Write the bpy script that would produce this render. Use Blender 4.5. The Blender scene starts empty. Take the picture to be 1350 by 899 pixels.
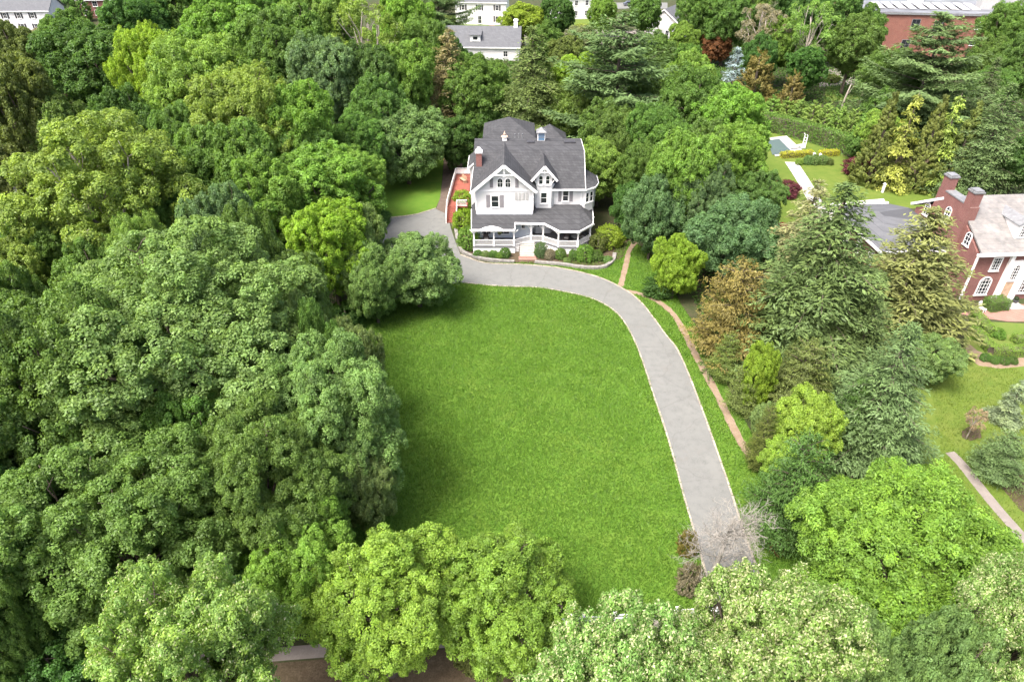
import bpy, math, random
import numpy as np
from mathutils import Vector, Matrix

sc = bpy.context.scene
C = sc.collection
R = math.radians

# ------------------------------------------------------------------ camera
CAM_H, PITCH, FPX = 42.0, R(35), 900.0          # eye height, downward pitch, focal length in photo pixels
cd = bpy.data.cameras.new('camera')
cam = bpy.data.objects.new('camera', cd); C.objects.link(cam)
cam.location = (0, 0, CAM_H); cam.rotation_euler = (R(90) - PITCH, 0, 0)
cd.sensor_fit = 'HORIZONTAL'; cd.sensor_width = 36.0; cd.lens = 24.0; cd.clip_start = 0.5; cd.clip_end = 3000
sc.camera = cam
# ------------------------------------------------------------------ light
SUN_EL, SUN_AZ = R(60), R(-135)                   # sun behind the camera and to one side (direction towards the sun)
sund = Vector((math.cos(SUN_EL) * math.sin(SUN_AZ), math.cos(SUN_EL) * math.cos(SUN_AZ), math.sin(SUN_EL)))
w = bpy.data.worlds.new('World'); sc.world = w; w.use_nodes = True
nt = w.node_tree
sky = nt.nodes.new('ShaderNodeTexSky'); sky.sky_type = 'NISHITA'; sky.sun_disc = False
sky.sun_elevation = SUN_EL; sky.sun_rotation = SUN_AZ % (2 * math.pi)
sky.air_density = 0.6; sky.dust_density = 6.0; sky.ozone_density = 0.0
bg = nt.nodes['Background']; bg.inputs[1].default_value = 0.15
nt.links.new(sky.outputs[0], bg.inputs[0])
sl = bpy.data.lights.new('sun', 'SUN'); sl.energy = 1.5; sl.angle = R(20); sl.color = (1.0, 0.97, 0.93)
so = bpy.data.objects.new('sun', sl); C.objects.link(so)
so.rotation_euler = sund.to_track_quat('Z', 'Y').to_euler()
vs = sc.view_settings
vs.view_transform = 'Standard'; vs.look = 'None'; vs.gamma = 1.0; vs.use_curve_mapping = False
vs.exposure = 1.75
cy = sc.cycles
cy.max_bounces = 6; cy.diffuse_bounces = 3; cy.glossy_bounces = 2; cy.transmission_bounces = 4; cy.transparent_max_bounces = 4
cy.use_denoising = True
sc.render.use_persistent_data = False

# ------------------------------------------------------------------ pixel <-> place
_f = np.array([0, math.cos(PITCH), -math.sin(PITCH)]); _u = np.array([0, math.sin(PITCH), math.cos(PITCH)]); _r = np.array([1.0, 0, 0])
def ray(u, v): return _f + _r * (u - 675) / FPX + _u * (449.5 - v) / FPX
def G(u, v, z=0.0):
    d = ray(u, v); t = (z - CAM_H) / d[2]
    return float(d[0] * t), float(d[1] * t)
def ZY(u, v, y):
    d = ray(u, v); t = y / d[1]
    return float(d[0] * t), float(CAM_H + d[2] * t)
def depth(x, y, z): return float(np.dot(np.array([x, y, z - CAM_H]), _f))

# ------------------------------------------------------------------ materials
M = {}
def nd(nt, t, **k):
    n = nt.nodes.new(t)
    for a, b in k.items(): setattr(n, a, b)
    return n
def mat(name, col, rough=0.8, var=0.15, scale=2.0, col2=None, bump=0.0, bscale=None, spec=0.3, detail=6, coords='Object'):
    m = bpy.data.materials.new(name); m.use_nodes = True; t = m.node_tree
    b = t.nodes['Principled BSDF']; b.inputs['Roughness'].default_value = rough; b.inputs['Specular IOR Level'].default_value = spec
    tc = nd(t, 'ShaderNodeTexCoord')
    nz = nd(t, 'ShaderNodeTexNoise'); nz.inputs['Scale'].default_value = scale; nz.inputs['Detail'].default_value = detail
    t.links.new(tc.outputs[coords], nz.inputs['Vector'])
    rp = nd(t, 'ShaderNodeValToRGB')
    c1 = [c * (1 - var) for c in col]; c2 = [min(1, c * (1 + var)) for c in (col2 or col)]
    rp.color_ramp.elements[0].position = 0.3; rp.color_ramp.elements[1].position = 0.7
    rp.color_ramp.elements[0].color = (*c1, 1); rp.color_ramp.elements[1].color = (*c2, 1)
    t.links.new(nz.outputs[0], rp.inputs[0]); t.links.new(rp.outputs[0], b.inputs['Base Color'])
    if bump:
        n2 = nd(t, 'ShaderNodeTexNoise'); n2.inputs['Scale'].default_value = bscale or scale * 6; n2.inputs['Detail'].default_value = 4
        t.links.new(tc.outputs[coords], n2.inputs['Vector'])
        bp = nd(t, 'ShaderNodeBump'); bp.inputs['Strength'].default_value = bump; bp.inputs['Distance'].default_value = 0.05
        t.links.new(n2.outputs[0], bp.inputs['Height']); t.links.new(bp.outputs[0], b.inputs['Normal'])
    M[name] = m
    return m
def ground_mat(name, cols, scales, rough=0.95):
    """three layered noises in metres: big patches, medium mottling, fine grain"""
    m = bpy.data.materials.new(name); m.use_nodes = True; t = m.node_tree
    b = t.nodes['Principled BSDF']; b.inputs['Roughness'].default_value = rough; b.inputs['Specular IOR Level'].default_value = 0.15
    tc = nd(t, 'ShaderNodeTexCoord')
    prev = None
    for i, (c, s) in enumerate(zip(cols[1:], scales)):
        nz = nd(t, 'ShaderNodeTexNoise'); nz.inputs['Scale'].default_value = s; nz.inputs['Detail'].default_value = 5
        nz.inputs['Roughness'].default_value = 0.62
        t.links.new(tc.outputs['Object'], nz.inputs['Vector'])
        rp = nd(t, 'ShaderNodeValToRGB'); rp.color_ramp.elements[0].position = 0.42; rp.color_ramp.elements[1].position = 0.66
        t.links.new(nz.outputs[0], rp.inputs[0])
        mx = nd(t, 'ShaderNodeMix', data_type='RGBA')
        t.links.new(rp.outputs[0], mx.inputs[0])
        if prev is None: mx.inputs[6].default_value = (*cols[0], 1)
        else: t.links.new(prev, mx.inputs[6])
        mx.inputs[7].default_value = (*c, 1)
        prev = mx.outputs[2]
    t.links.new(prev, b.inputs['Base Color'])
    M[name] = m
    return m
def brick_mat(name, c1, c2, mortar, scale):
    m = bpy.data.materials.new(name); m.use_nodes = True; t = m.node_tree
    b = t.nodes['Principled BSDF']; b.inputs['Roughness'].default_value = 0.9; b.inputs['Specular IOR Level'].default_value = 0.2
    tc = nd(t, 'ShaderNodeTexCoord'); mp = nd(t, 'ShaderNodeMapping'); mp.inputs['Rotation'].default_value = (R(90), 0, 0)
    geo = nd(t, 'ShaderNodeSeparateXYZ'); cb = nd(t, 'ShaderNodeCombineXYZ'); ad = nd(t, 'ShaderNodeMath')
    t.links.new(tc.outputs['Object'], geo.inputs[0]); t.links.new(geo.outputs[0], ad.inputs[0]); t.links.new(geo.outputs[1], ad.inputs[1])
    t.links.new(ad.outputs[0], cb.inputs[0]); t.links.new(geo.outputs[2], cb.inputs[1])
    br = nd(t, 'ShaderNodeTexBrick'); br.inputs['Color1'].default_value = (*c1, 1); br.inputs['Color2'].default_value = (*c2, 1)
    br.inputs['Mortar'].default_value = (*mortar, 1); br.inputs['Scale'].default_value = scale; br.inputs['Mortar Size'].default_value = 0.012
    t.links.new(cb.outputs[0], br.inputs['Vector'])
    nz = nd(t, 'ShaderNodeTexNoise'); nz.inputs['Scale'].default_value = 0.9; nz.inputs['Detail'].default_value = 6
    t.links.new(tc.outputs['Object'], nz.inputs['Vector'])
    hv = nd(t, 'ShaderNodeHueSaturation'); mr = nd(t, 'ShaderNodeMapRange'); mr.inputs[3].default_value = 0.75; mr.inputs[4].default_value = 1.25
    t.links.new(nz.outputs[0], mr.inputs[0]); t.links.new(mr.outputs[0], hv.inputs['Value']); t.links.new(br.outputs[0], hv.inputs['Color'])
    t.links.new(hv.outputs[0], b.inputs['Base Color'])
    M[name] = m
def shingle_mat(name, c1, c2, row=0.22, wob=0.25):
    """courses of shingles: brick pattern over (x+y, z-distance) with weathering noise"""
    m = bpy.data.materials.new(name); m.use_nodes = True; t = m.node_tree
    b = t.nodes['Principled BSDF']; b.inputs['Roughness'].default_value = 0.95; b.inputs['Specular IOR Level'].default_value = 0.15
    tc = nd(t, 'ShaderNodeTexCoord'); sp = nd(t, 'ShaderNodeSeparateXYZ'); cb = nd(t, 'ShaderNodeCombineXYZ'); ad = nd(t, 'ShaderNodeMath')
    t.links.new(tc.outputs['Object'], sp.inputs[0]); t.links.new(sp.outputs[0], ad.inputs[0]); t.links.new(sp.outputs[1], ad.inputs[1])
    t.links.new(ad.outputs[0], cb.inputs[0]); t.links.new(sp.outputs[2], cb.inputs[1])
    br = nd(t, 'ShaderNodeTexBrick'); br.inputs['Color1'].default_value = (*c1, 1); br.inputs['Color2'].default_value = (*c2, 1)
    br.inputs['Mortar'].default_value = (*[c * 0.72 for c in c1], 1); br.inputs['Scale'].default_value = 1.0
    br.inputs['Mortar Size'].default_value = 0.012; br.inputs['Brick Width'].default_value = row * 1.6; br.inputs['Row Height'].default_value = row
    t.links.new(cb.outputs[0], br.inputs['Vector'])
    nz = nd(t, 'ShaderNodeTexNoise'); nz.inputs['Scale'].default_value = 0.8; nz.inputs['Detail'].default_value = 9; nz.inputs['Roughness'].default_value = 0.7
    t.links.new(tc.outputs['Object'], nz.inputs['Vector'])
    hv = nd(t, 'ShaderNodeHueSaturation'); mr = nd(t, 'ShaderNodeMapRange'); mr.inputs[3].default_value = 1 - wob * 1.6; mr.inputs[4].default_value = 1 + wob * 1.6
    t.links.new(nz.outputs[0], mr.inputs[0]); t.links.new(mr.outputs[0], hv.inputs['Value']); t.links.new(br.outputs[0], hv.inputs['Color'])
    t.links.new(hv.outputs[0], b.inputs['Base Color'])
    M[name] = m
def siding_mat(name, col, pitch=0.14):
    m = mat(name, col, 0.55, 0.05, 0.8)
    t = m.node_tree; b = t.nodes['Principled BSDF']
    tc = nd(t, 'ShaderNodeTexCoord'); sp = nd(t, 'ShaderNodeSeparateXYZ'); md = nd(t, 'ShaderNodeMath', operation='MODULO')
    t.links.new(tc.outputs['Object'], sp.inputs[0]); t.links.new(sp.outputs[2], md.inputs[0]); md.inputs[1].default_value = pitch
    bp = nd(t, 'ShaderNodeBump'); bp.inputs['Strength'].default_value = 0.6; bp.inputs['Distance'].default_value = 0.3
    t.links.new(md.outputs[0], bp.inputs['Height']); t.links.new(bp.outputs[0], b.inputs['Normal'])
def glass_mat(name, col, rough=0.08):
    m = bpy.data.materials.new(name); m.use_nodes = True
    b = m.node_tree.nodes['Principled BSDF']; b.inputs['Base Color'].default_value = (*col, 1)
    b.inputs['Roughness'].default_value = rough; b.inputs['Specular IOR Level'].default_value = 0.6
    M[name] = m
def leaf_mat(name, trans=0.38, gloss=0.04):
    """leaf colour = the tree's own object colour, varied leaf by leaf by the 'tone' attribute"""
    m = bpy.data.materials.new(name); m.use_nodes = True; t = m.node_tree; t.nodes.clear()
    out = nd(t, 'ShaderNodeOutputMaterial'); oi = nd(t, 'ShaderNodeObjectInfo'); at = nd(t, 'ShaderNodeAttribute', attribute_name='tone')
    sp = nd(t, 'ShaderNodeSeparateColor'); t.links.new(at.outputs['Color'], sp.inputs[0])
    mr = nd(t, 'ShaderNodeMapRange'); mr.inputs[3].default_value = 0.6; mr.inputs[4].default_value = 1.45
    t.links.new(sp.outputs[0], mr.inputs[0])
    yv = nd(t, 'ShaderNodeMix', data_type='RGBA', blend_type='MULTIPLY'); yv.inputs[7].default_value = (1.40, 1.28, 0.85, 1)
    t.links.new(sp.outputs[1], yv.inputs[0]); t.links.new(oi.outputs['Color'], yv.inputs[6])
    sc_ = nd(t, 'ShaderNodeVectorMath', operation='SCALE'); t.links.new(yv.outputs[2], sc_.inputs[0]); t.links.new(mr.outputs[0], sc_.inputs['Scale'])
    cm = nd(t, 'ShaderNodeMix', data_type='RGBA'); cm.inputs[7].default_value = (0.62, 0.63, 0.38, 1)
    t.links.new(sp.outputs[2], cm.inputs[0]); t.links.new(sc_.outputs[0], cm.inputs[6])
    d = nd(t, 'ShaderNodeBsdfDiffuse'); tr = nd(t, 'ShaderNodeBsdfTranslucent'); g = nd(t, 'ShaderNodeBsdfGlossy'); g.inputs['Roughness'].default_value = 0.45
    g.inputs['Color'].default_value = (0.8, 0.85, 0.8, 1)
    t.links.new(cm.outputs[2], d.inputs[0])
    tcol = nd(t, 'ShaderNodeMix', data_type='RGBA', blend_type='MULTIPLY'); tcol.inputs[0].default_value = 1; tcol.inputs[7].default_value = (1.25, 1.25, 0.55, 1)
    t.links.new(cm.outputs[2], tcol.inputs[6]); t.links.new(tcol.outputs[2], tr.inputs[0])
    m1 = nd(t, 'ShaderNodeMixShader'); m1.inputs[0].default_value = trans
    t.links.new(d.outputs[0], m1.inputs[1]); t.links.new(tr.outputs[0], m1.inputs[2])
    m2 = nd(t, 'ShaderNodeMixShader'); m2.inputs[0].default_value = gloss
    t.links.new(m1.outputs[0], m2.inputs[1]); t.links.new(g.outputs[0], m2.inputs[2])
    t.links.new(m2.outputs[0], out.inputs[0])
    M[name] = m
leaf_mat('leaf', 0.42, 0.015); leaf_mat('needle', 0.25, 0.015)
mat('bark', (0.11, 0.09, 0.07), 0.95, 0.35, 3, bump=0.5)
mat('bark_pale', (0.33, 0.29, 0.25), 0.95, 0.25, 3, bump=0.4)
mat('twig_dead', (0.27, 0.255, 0.225), 0.9, 0.25, 2)
ground_mat('earth', [(0.05, 0.048, 0.026), (0.04, 0.065, 0.02), (0.075, 0.065, 0.038), (0.035, 0.05, 0.018)], [0.08, 0.6, 4.0])
ground_mat('turf', [(0.076, 0.160, 0.018), (0.110, 0.180, 0.026), (0.062, 0.148, 0.016), (0.098, 0.172, 0.022)], [0.13, 0.9, 7.0])
ground_mat('turf_far', [(0.085, 0.135, 0.020), (0.13, 0.16, 0.035), (0.07, 0.12, 0.018), (0.105, 0.145, 0.026)], [0.12, 0.9, 7.0])
ground_mat('turf_dry', [(0.10, 0.15, 0.028), (0.16, 0.16, 0.05), (0.07, 0.14, 0.018), (0.12, 0.15, 0.04)], [0.2, 0.8, 7.0])
ground_mat('asphalt', [(0.148, 0.153, 0.146), (0.178, 0.182, 0.173), (0.126, 0.131, 0.125), (0.165, 0.169, 0.16)], [0.15, 1.2, 12.0])
def cracks(m):
    t = m.node_tree; bs = t.nodes['Principled BSDF']; src = bs.inputs['Base Color'].links[0].from_socket
    tc = nd(t,'ShaderNodeTexCoord'); nz = nd(t,'ShaderNodeTexNoise'); nz.inputs['Scale'].default_value = 0.35; nz.inputs['Detail'].default_value = 5
    t.links.new(tc.outputs['Object'],nz.inputs['Vector']); ad = nd(t,'ShaderNodeVectorMath',operation='MULTIPLY_ADD'); ad.inputs[1].default_value = (2.5,2.5,0)
    t.links.new(nz.outputs['Color'],ad.inputs[0]); t.links.new(tc.outputs['Object'],ad.inputs[2])
    vo = nd(t,'ShaderNodeTexVoronoi',feature='DISTANCE_TO_EDGE'); vo.inputs['Scale'].default_value = 0.17; t.links.new(ad.outputs[0],vo.inputs['Vector'])
    mr = nd(t,'ShaderNodeMapRange'); mr.inputs[1].default_value = 0.0; mr.inputs[2].default_value = 0.012; mr.inputs[3].default_value = 0.22; mr.inputs[4].default_value = 0.0
    t.links.new(vo.outputs['Distance'],mr.inputs[0]); mx = nd(t,'ShaderNodeMix',data_type='RGBA'); mx.inputs[7].default_value = (0.07,0.067,0.062,1)
    t.links.new(mr.outputs[0],mx.inputs[0]); t.links.new(src,mx.inputs[6])
    n2 = nd(t,'ShaderNodeTexNoise'); n2.inputs['Scale'].default_value = 0.5; n2.inputs['Detail'].default_value = 7; n2.inputs['Roughness'].default_value = 0.7; t.links.new(tc.outputs['Object'],n2.inputs['Vector'])
    m2 = nd(t,'ShaderNodeMapRange'); m2.inputs[1].default_value = 0.56; m2.inputs[2].default_value = 0.68; m2.inputs[3].default_value = 0; m2.inputs[4].default_value = 0.35; t.links.new(n2.outputs[0],m2.inputs[0])
    m3 = nd(t,'ShaderNodeMix',data_type='RGBA'); m3.inputs[7].default_value = (0.15,0.14,0.125,1); t.links.new(m2.outputs[0],m3.inputs[0]); t.links.new(mx.outputs[2],m3.inputs[6])
    t.links.new(m3.outputs[2],bs.inputs['Base Color'])
cracks(M['asphalt'])
ground_mat('dirt_drive', [(0.1280, 0.1000, 0.0800), (0.0960, 0.0720, 0.0560), (0.1520, 0.1240, 0.1040), (0.1040, 0.0800, 0.0640)], [0.3, 1.5, 8.0])
ground_mat('dirt_path', [(0.2376, 0.1800, 0.1296), (0.1944, 0.1368, 0.0864), (0.2736, 0.2160, 0.1584), (0.1800, 0.1368, 0.0936)], [0.3, 1.5, 9.0])
ground_mat('mulch', [(0.085, 0.062, 0.042), (0.065, 0.05, 0.03), (0.11, 0.085, 0.058), (0.055, 0.045, 0.024)], [0.4, 2.0, 9.0])
ground_mat('concrete', [(0.2046, 0.1798, 0.1612), (0.1736, 0.1550, 0.1364), (0.2356, 0.2108, 0.1922), (0.1860, 0.1674, 0.1488)], [0.3, 1.5, 9.0])
ground_mat('concrete_white', [(0.4752, 0.4536, 0.4320), (0.4032, 0.3888, 0.3744), (0.5040, 0.4896, 0.4752), (0.4320, 0.4176, 0.4032)], [0.3, 1.5, 9.0])
brick_mat('brick_paving', (0.2520, 0.1330, 0.1050), (0.2940, 0.1750, 0.1400), (0.2940, 0.2520, 0.2240), 4.0)
brick_mat('brick', (0.215, 0.098, 0.085), (0.165, 0.070, 0.062), (0.24, 0.18, 0.16), 4.2)
brick_mat('brick_school', (0.2378, 0.1025, 0.0754), (0.1968, 0.0820, 0.0640), (0.2378, 0.1722, 0.1476), 3.0)
mat('kerb_stone', (0.3200, 0.2840, 0.2320), 0.9, 0.3, 1.6, bump=0.3)
mat('stone_grey', (0.2100, 0.2025, 0.1875), 0.9, 0.35, 3.0, bump=0.6)
siding_mat('siding', (0.70, 0.70, 0.70))
siding_mat('siding_blue', (0.62, 0.67, 0.73))
mat('trim', (0.80, 0.80, 0.79), 0.5, 0.03, 1.5)
mat('porch_grey', (0.1440, 0.1480, 0.1560), 0.7, 0.1, 2)
mat('shutter_grey', (0.23, 0.22, 0.23), 0.7, 0.1, 3)
mat('panel_grey', (0.3750, 0.3750, 0.3675), 0.7, 0.1, 3)
mat('deck_red', (0.2376, 0.0756, 0.0540), 0.8, 0.2, 1.5)
mat('wood_tan', (0.40, 0.28, 0.19), 0.8, 0.2, 3)
mat('stair_tan', (0.36, 0.35, 0.32), 0.8, 0.12, 3)
mat('metal_dark', (0.05, 0.05, 0.055), 0.5, 0.2, 3)
mat('metal_grey', (0.1800, 0.1860, 0.1920), 0.5, 0.2, 3)
mat('copper', (0.40, 0.31, 0.24), 0.5, 0.2, 3)
mat('rattan', (0.10, 0.08, 0.07), 0.8, 0.2, 6)
mat('cushion', (0.55, 0.53, 0.50), 0.9, 0.1, 4)
mat('flower_pink', (0.55, 0.12, 0.17), 0.9, 0.3, 9)
mat('white_paint', (0.8, 0.8, 0.78), 0.5, 0.06, 2)
mat('plastic_white', (0.8, 0.8, 0.8), 0.4, 0.05, 2)
mat('flat_roof', (0.1440, 0.1530, 0.1680), 0.9, 0.35, 0.25, detail=8)
shingle_mat('shingle', (0.050, 0.052, 0.056), (0.066, 0.068, 0.072), 0.24, 0.28)
shingle_mat('shingle_blue', (0.1020, 0.1071, 0.1165), (0.1190, 0.1249, 0.1334), 0.3, 0.15)
shingle_mat('shingle_pale', (0.215, 0.205, 0.193), (0.175, 0.172, 0.168), 0.34, 0.4)
glass_mat('glass_dark', (0.02, 0.023, 0.028)); glass_mat('glass_blue', (0.10, 0.18, 0.28), 0.05)
glass_mat('interior_dark', (0.012, 0.012, 0.014), 0.9)
glass_mat('pool_water', (0.09, 0.13, 0.135), 0.05)
glass_mat('car_paint', (0.09, 0.10, 0.12), 0.25); glass_mat('rubber', (0.02, 0.02, 0.02), 0.8)
glass_mat('car_silver', (0.45, 0.47, 0.5), 0.25)

# ------------------------------------------------------------------ mesh helpers
class MB:
    def __init__(s): s.v = []; s.f = []
    def add(s, vs, fs):
        o = len(s.v); s.v += [tuple(map(float, p)) for p in vs]; s.f += [tuple(i + o for i in f) for f in fs]; return s
    def box(s, x0, x1, y0, y1, z0, z1):
        return s.add([(x0,y0,z0),(x1,y0,z0),(x1,y1,z0),(x0,y1,z0),(x0,y0,z1),(x1,y0,z1),(x1,y1,z1),(x0,y1,z1)],
                     [(3,2,1,0),(4,5,6,7),(0,1,5,4),(1,2,6,5),(2,3,7,6),(3,0,4,7)])
    def beam(s, p, q, wd, ht):
        p, q = Vector(p), Vector(q); d = (q - p)
        if d.length < 1e-5: return s
        d.normalize(); up = Vector((0,0,1))
        if abs(d.z) > 0.98: up = Vector((0,1,0))
        a = d.cross(up).normalized() * wd / 2; b = a.normalized().cross(d).normalized() * ht / 2
        vs = [p-a-b, p+a-b, p+a+b, p-a+b, q-a-b, q+a-b, q+a+b, q-a+b]
        return s.add(vs, [(3,2,1,0),(4,5,6,7),(0,1,5,4),(1,2,6,5),(2,3,7,6),(3,0,4,7)])
    def tube(s, pts, rad, n=6, cap=True):
        pts = [Vector(p) for p in pts]; o = len(s.v)
        for i, p in enumerate(pts):
            d = (pts[min(i+1, len(pts)-1)] - pts[max(i-1, 0)]); d.normalize()
            a = d.cross(Vector((0.31,0.95,0.05)));
            if a.length < 0.05: a = d.cross(Vector((1,0,0)))
            a.normalize(); b = d.cross(a)
            r = rad[i] if hasattr(rad, '__len__') else rad
            for k in range(n):
                t = 2*math.pi*k/n; q = p + (a*math.cos(t) + b*math.sin(t))*r; s.v.append(tuple(q))
        for i in range(len(pts)-1):
            for k in range(n):
                s.f.append((o+i*n+k, o+i*n+(k+1)%n, o+(i+1)*n+(k+1)%n, o+(i+1)*n+k))
        if cap:
            s.f.append(tuple(o+k for k in reversed(range(n)))); s.f.append(tuple(o+(len(pts)-1)*n+k for k in range(n)))
        return s
    def lathe(s, x, y, prof, n=12):
        o = len(s.v)
        for r, z in prof:
            for k in range(n):
                t = 2*math.pi*k/n; s.v.append((x+r*math.cos(t), y+r*math.sin(t), z))
        for i in range(len(prof)-1):
            for k in range(n): s.f.append((o+i*n+k, o+i*n+(k+1)%n, o+(i+1)*n+(k+1)%n, o+(i+1)*n+k))
        s.f.append(tuple(o+k for k in reversed(range(n)))); s.f.append(tuple(o+(len(prof)-1)*n+k for k in range(n)))
        return s
    def prism(s, poly, z0, z1):                     # plan polygon (counter-clockwise) between two heights
        n = len(poly); z0 = [z0]*n if not hasattr(z0,'__len__') else z0; z1 = [z1]*n if not hasattr(z1,'__len__') else z1
        vs = [(p[0],p[1],z0[i]) for i,p in enumerate(poly)] + [(p[0],p[1],z1[i]) for i,p in enumerate(poly)]
        return s.add(vs, [tuple(reversed(range(n))), tuple(range(n,2*n))] + [(i,(i+1)%n,n+(i+1)%n,n+i) for i in range(n)])
    def profile(s, prof, y0, y1):                   # (x,z) outline pushed from y0 to y1
        n = len(prof); vs = [(x,y0,z) for x,z in prof] + [(x,y1,z) for x,z in prof]
        return s.add(vs, [tuple(range(n)), tuple(reversed(range(n,2*n)))] + [((i+1)%n,i,n+i,n+(i+1)%n) for i in range(n)])
    def slab(s, polys, t=0.16):                     # roof surface polygons with thickness t straight down
        key = {}; top = []; faces = []
        for p in polys:
            f = []
            for q in p:
                k = tuple(round(c,3) for c in q)
                if k not in key: key[k] = len(top); top.append(q)
                f.append(key[k])
            faces.append(f)
        n = len(top); vs = list(top) + [(q[0],q[1],q[2]-t) for q in top]; fs = []
        cnt = {}
        for f in faces:
            for i in range(len(f)):
                e = (f[i], f[(i+1)%len(f)]); cnt[frozenset(e)] = cnt.get(frozenset(e),0)+1
        for f in faces:
            fs.append(tuple(f)); fs.append(tuple(n+i for i in reversed(f)))
            for i in range(len(f)):
                e = (f[i], f[(i+1)%len(f)])
                if cnt[frozenset(e)] == 1: fs.append((e[1], e[0], n+e[0], n+e[1]))
        return s.add(vs, fs)
    def build(s, name, m, parent=None, smooth=False):
        me = bpy.data.meshes.new(name); me.from_pydata(s.v, [], s.f); me.update()
        import bmesh
        bm = bmesh.new(); bm.from_mesh(me); bmesh.ops.recalc_face_normals(bm, faces=bm.faces); bm.to_mesh(me); bm.free()
        me.materials.append(M[m] if isinstance(m, str) else m)
        if smooth: me.polygons.foreach_set('use_smooth', [True]*len(me.polygons))
        return link(name, me, parent)
def link(name, me, parent=None):
    o = bpy.data.objects.new(name, me); C.objects.link(o)
    if parent: o.parent = parent
    return o
def tag(o, label=None, cat=None, group=None, kind=None):
    if label: o['label'] = label
    if cat: o['category'] = cat
    if group: o['group'] = group
    if kind: o['kind'] = kind
    return o
def thing(name, label, cat, loc=(0,0,0), rz=0, group=None):
    o = link(name, None); o.location = loc; o.rotation_euler = (0,0,rz)
    return tag(o, label, cat, group)
def sheet(name, poly, z, m, kind='structure'):
    import bmesh
    bm = bmesh.new(); f = bm.faces.new([bm.verts.new((x,y,z)) for x,y in poly])
    bm.normal_update()
    if f.normal.z < 0: f.normal_flip()
    bmesh.ops.triangulate(bm, faces=[f]); me = bpy.data.meshes.new(name); bm.to_mesh(me); bm.free()
    me.materials.append(M[m]); o = link(name, me); tag(o, kind=kind); return o
def smooth_line(pts, n=6):
    P = [np.array(p, float) for p in pts]; P = [2*P[0]-P[1]] + P + [2*P[-1]-P[-2]]; out = []
    for i in range(1, len(P)-2):
        for k in range(n):
            t = k/n; a,b,c,d = P[i-1],P[i],P[i+1],P[i+2]
            out.append(0.5*((2*b)+(-a+c)*t+(2*a-5*b+4*c-d)*t*t+(-a+3*b-3*c+d)*t**3))
    out.append(P[-2]); return [tuple(float(x) for x in p) for p in out]
def px(pts, z=0.0): return [G(u,v,z) for u,v in pts]
def quad_mesh(name, V, tone, m):
    """V: (n,4,3) quads; tone (n,3)"""
    n = len(V); me = bpy.data.meshes.new(name); V = np.ascontiguousarray(V, np.float32)
    me.vertices.add(4*n); me.vertices.foreach_set('co', V.reshape(-1))
    me.loops.add(4*n); me.loops.foreach_set('vertex_index', np.arange(4*n, dtype=np.int32))
    me.polygons.add(n); me.polygons.foreach_set('loop_start', np.arange(0,4*n,4,dtype=np.int32))
    try: me.polygons.foreach_set('loop_total', np.full(n,4,np.int32))
    except Exception: pass
    me.update(calc_edges=True)
    a = me.attributes.new('tone','FLOAT_COLOR','POINT')
    c = np.ones((4*n,4),np.float32); c[:,:3] = np.repeat(np.clip(tone,0,1),4,axis=0); a.data.foreach_set('color', c.reshape(-1))
    me.materials.append(M[m]); return me

# ------------------------------------------------------------------ foliage
def nrm(a): return a / np.maximum(np.linalg.norm(a,axis=-1,keepdims=True),1e-9)
def leaves_to_quads(P, N, T, L, W, fold=0.25):
    """P centres, N normals, T along directions (made perpendicular to N)"""
    T = nrm(T - N*np.sum(T*N,-1,keepdims=True)); B = np.cross(N,T)
    L = np.asarray(L)[:,None]; W = np.asarray(W)[:,None]
    a = P - T*L*0.5 - N*L*fold*0.5; c = P + T*L*0.5 - N*L*fold*0.5
    b = P + B*W*0.5; d = P - B*W*0.5
    return np.stack([a,b,c,d],1)
def clumps_on_lobes(rg, lobes, dens, clump_r, under=0.35):
    cs, ns = [], []
    for li,(cx,cy_,cz,rx,ry,rz) in enumerate(lobes):
        area = 4*math.pi*((rx*ry)**1.6+(rx*rz)**1.6+(ry*rz)**1.6)**(1/1.6)/3**(1/1.6)
        n = int(area*dens/clump_r**2)
        d = nrm(rg.normal(size=(n,3))); sc_ = rg.uniform(0.76,1.10,(n,1))
        p = np.array([cx,cy_,cz]) + d*np.array([rx,ry,rz])*sc_
        keep = (d[:,2] > -0.25) | (rg.random(n) < under)
        for lj,(ax,ay,az,bx,by,bz) in enumerate(lobes):
            if lj != li:
                q = (p-np.array([ax,ay,az]))/np.array([bx,by,bz]); keep &= (np.linalg.norm(q,axis=1) > 0.72)
        cs.append(p[keep]); ns.append(nrm(d/np.array([rx,ry,rz]))[keep])
    return np.concatenate(cs), np.concatenate(ns)
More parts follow.
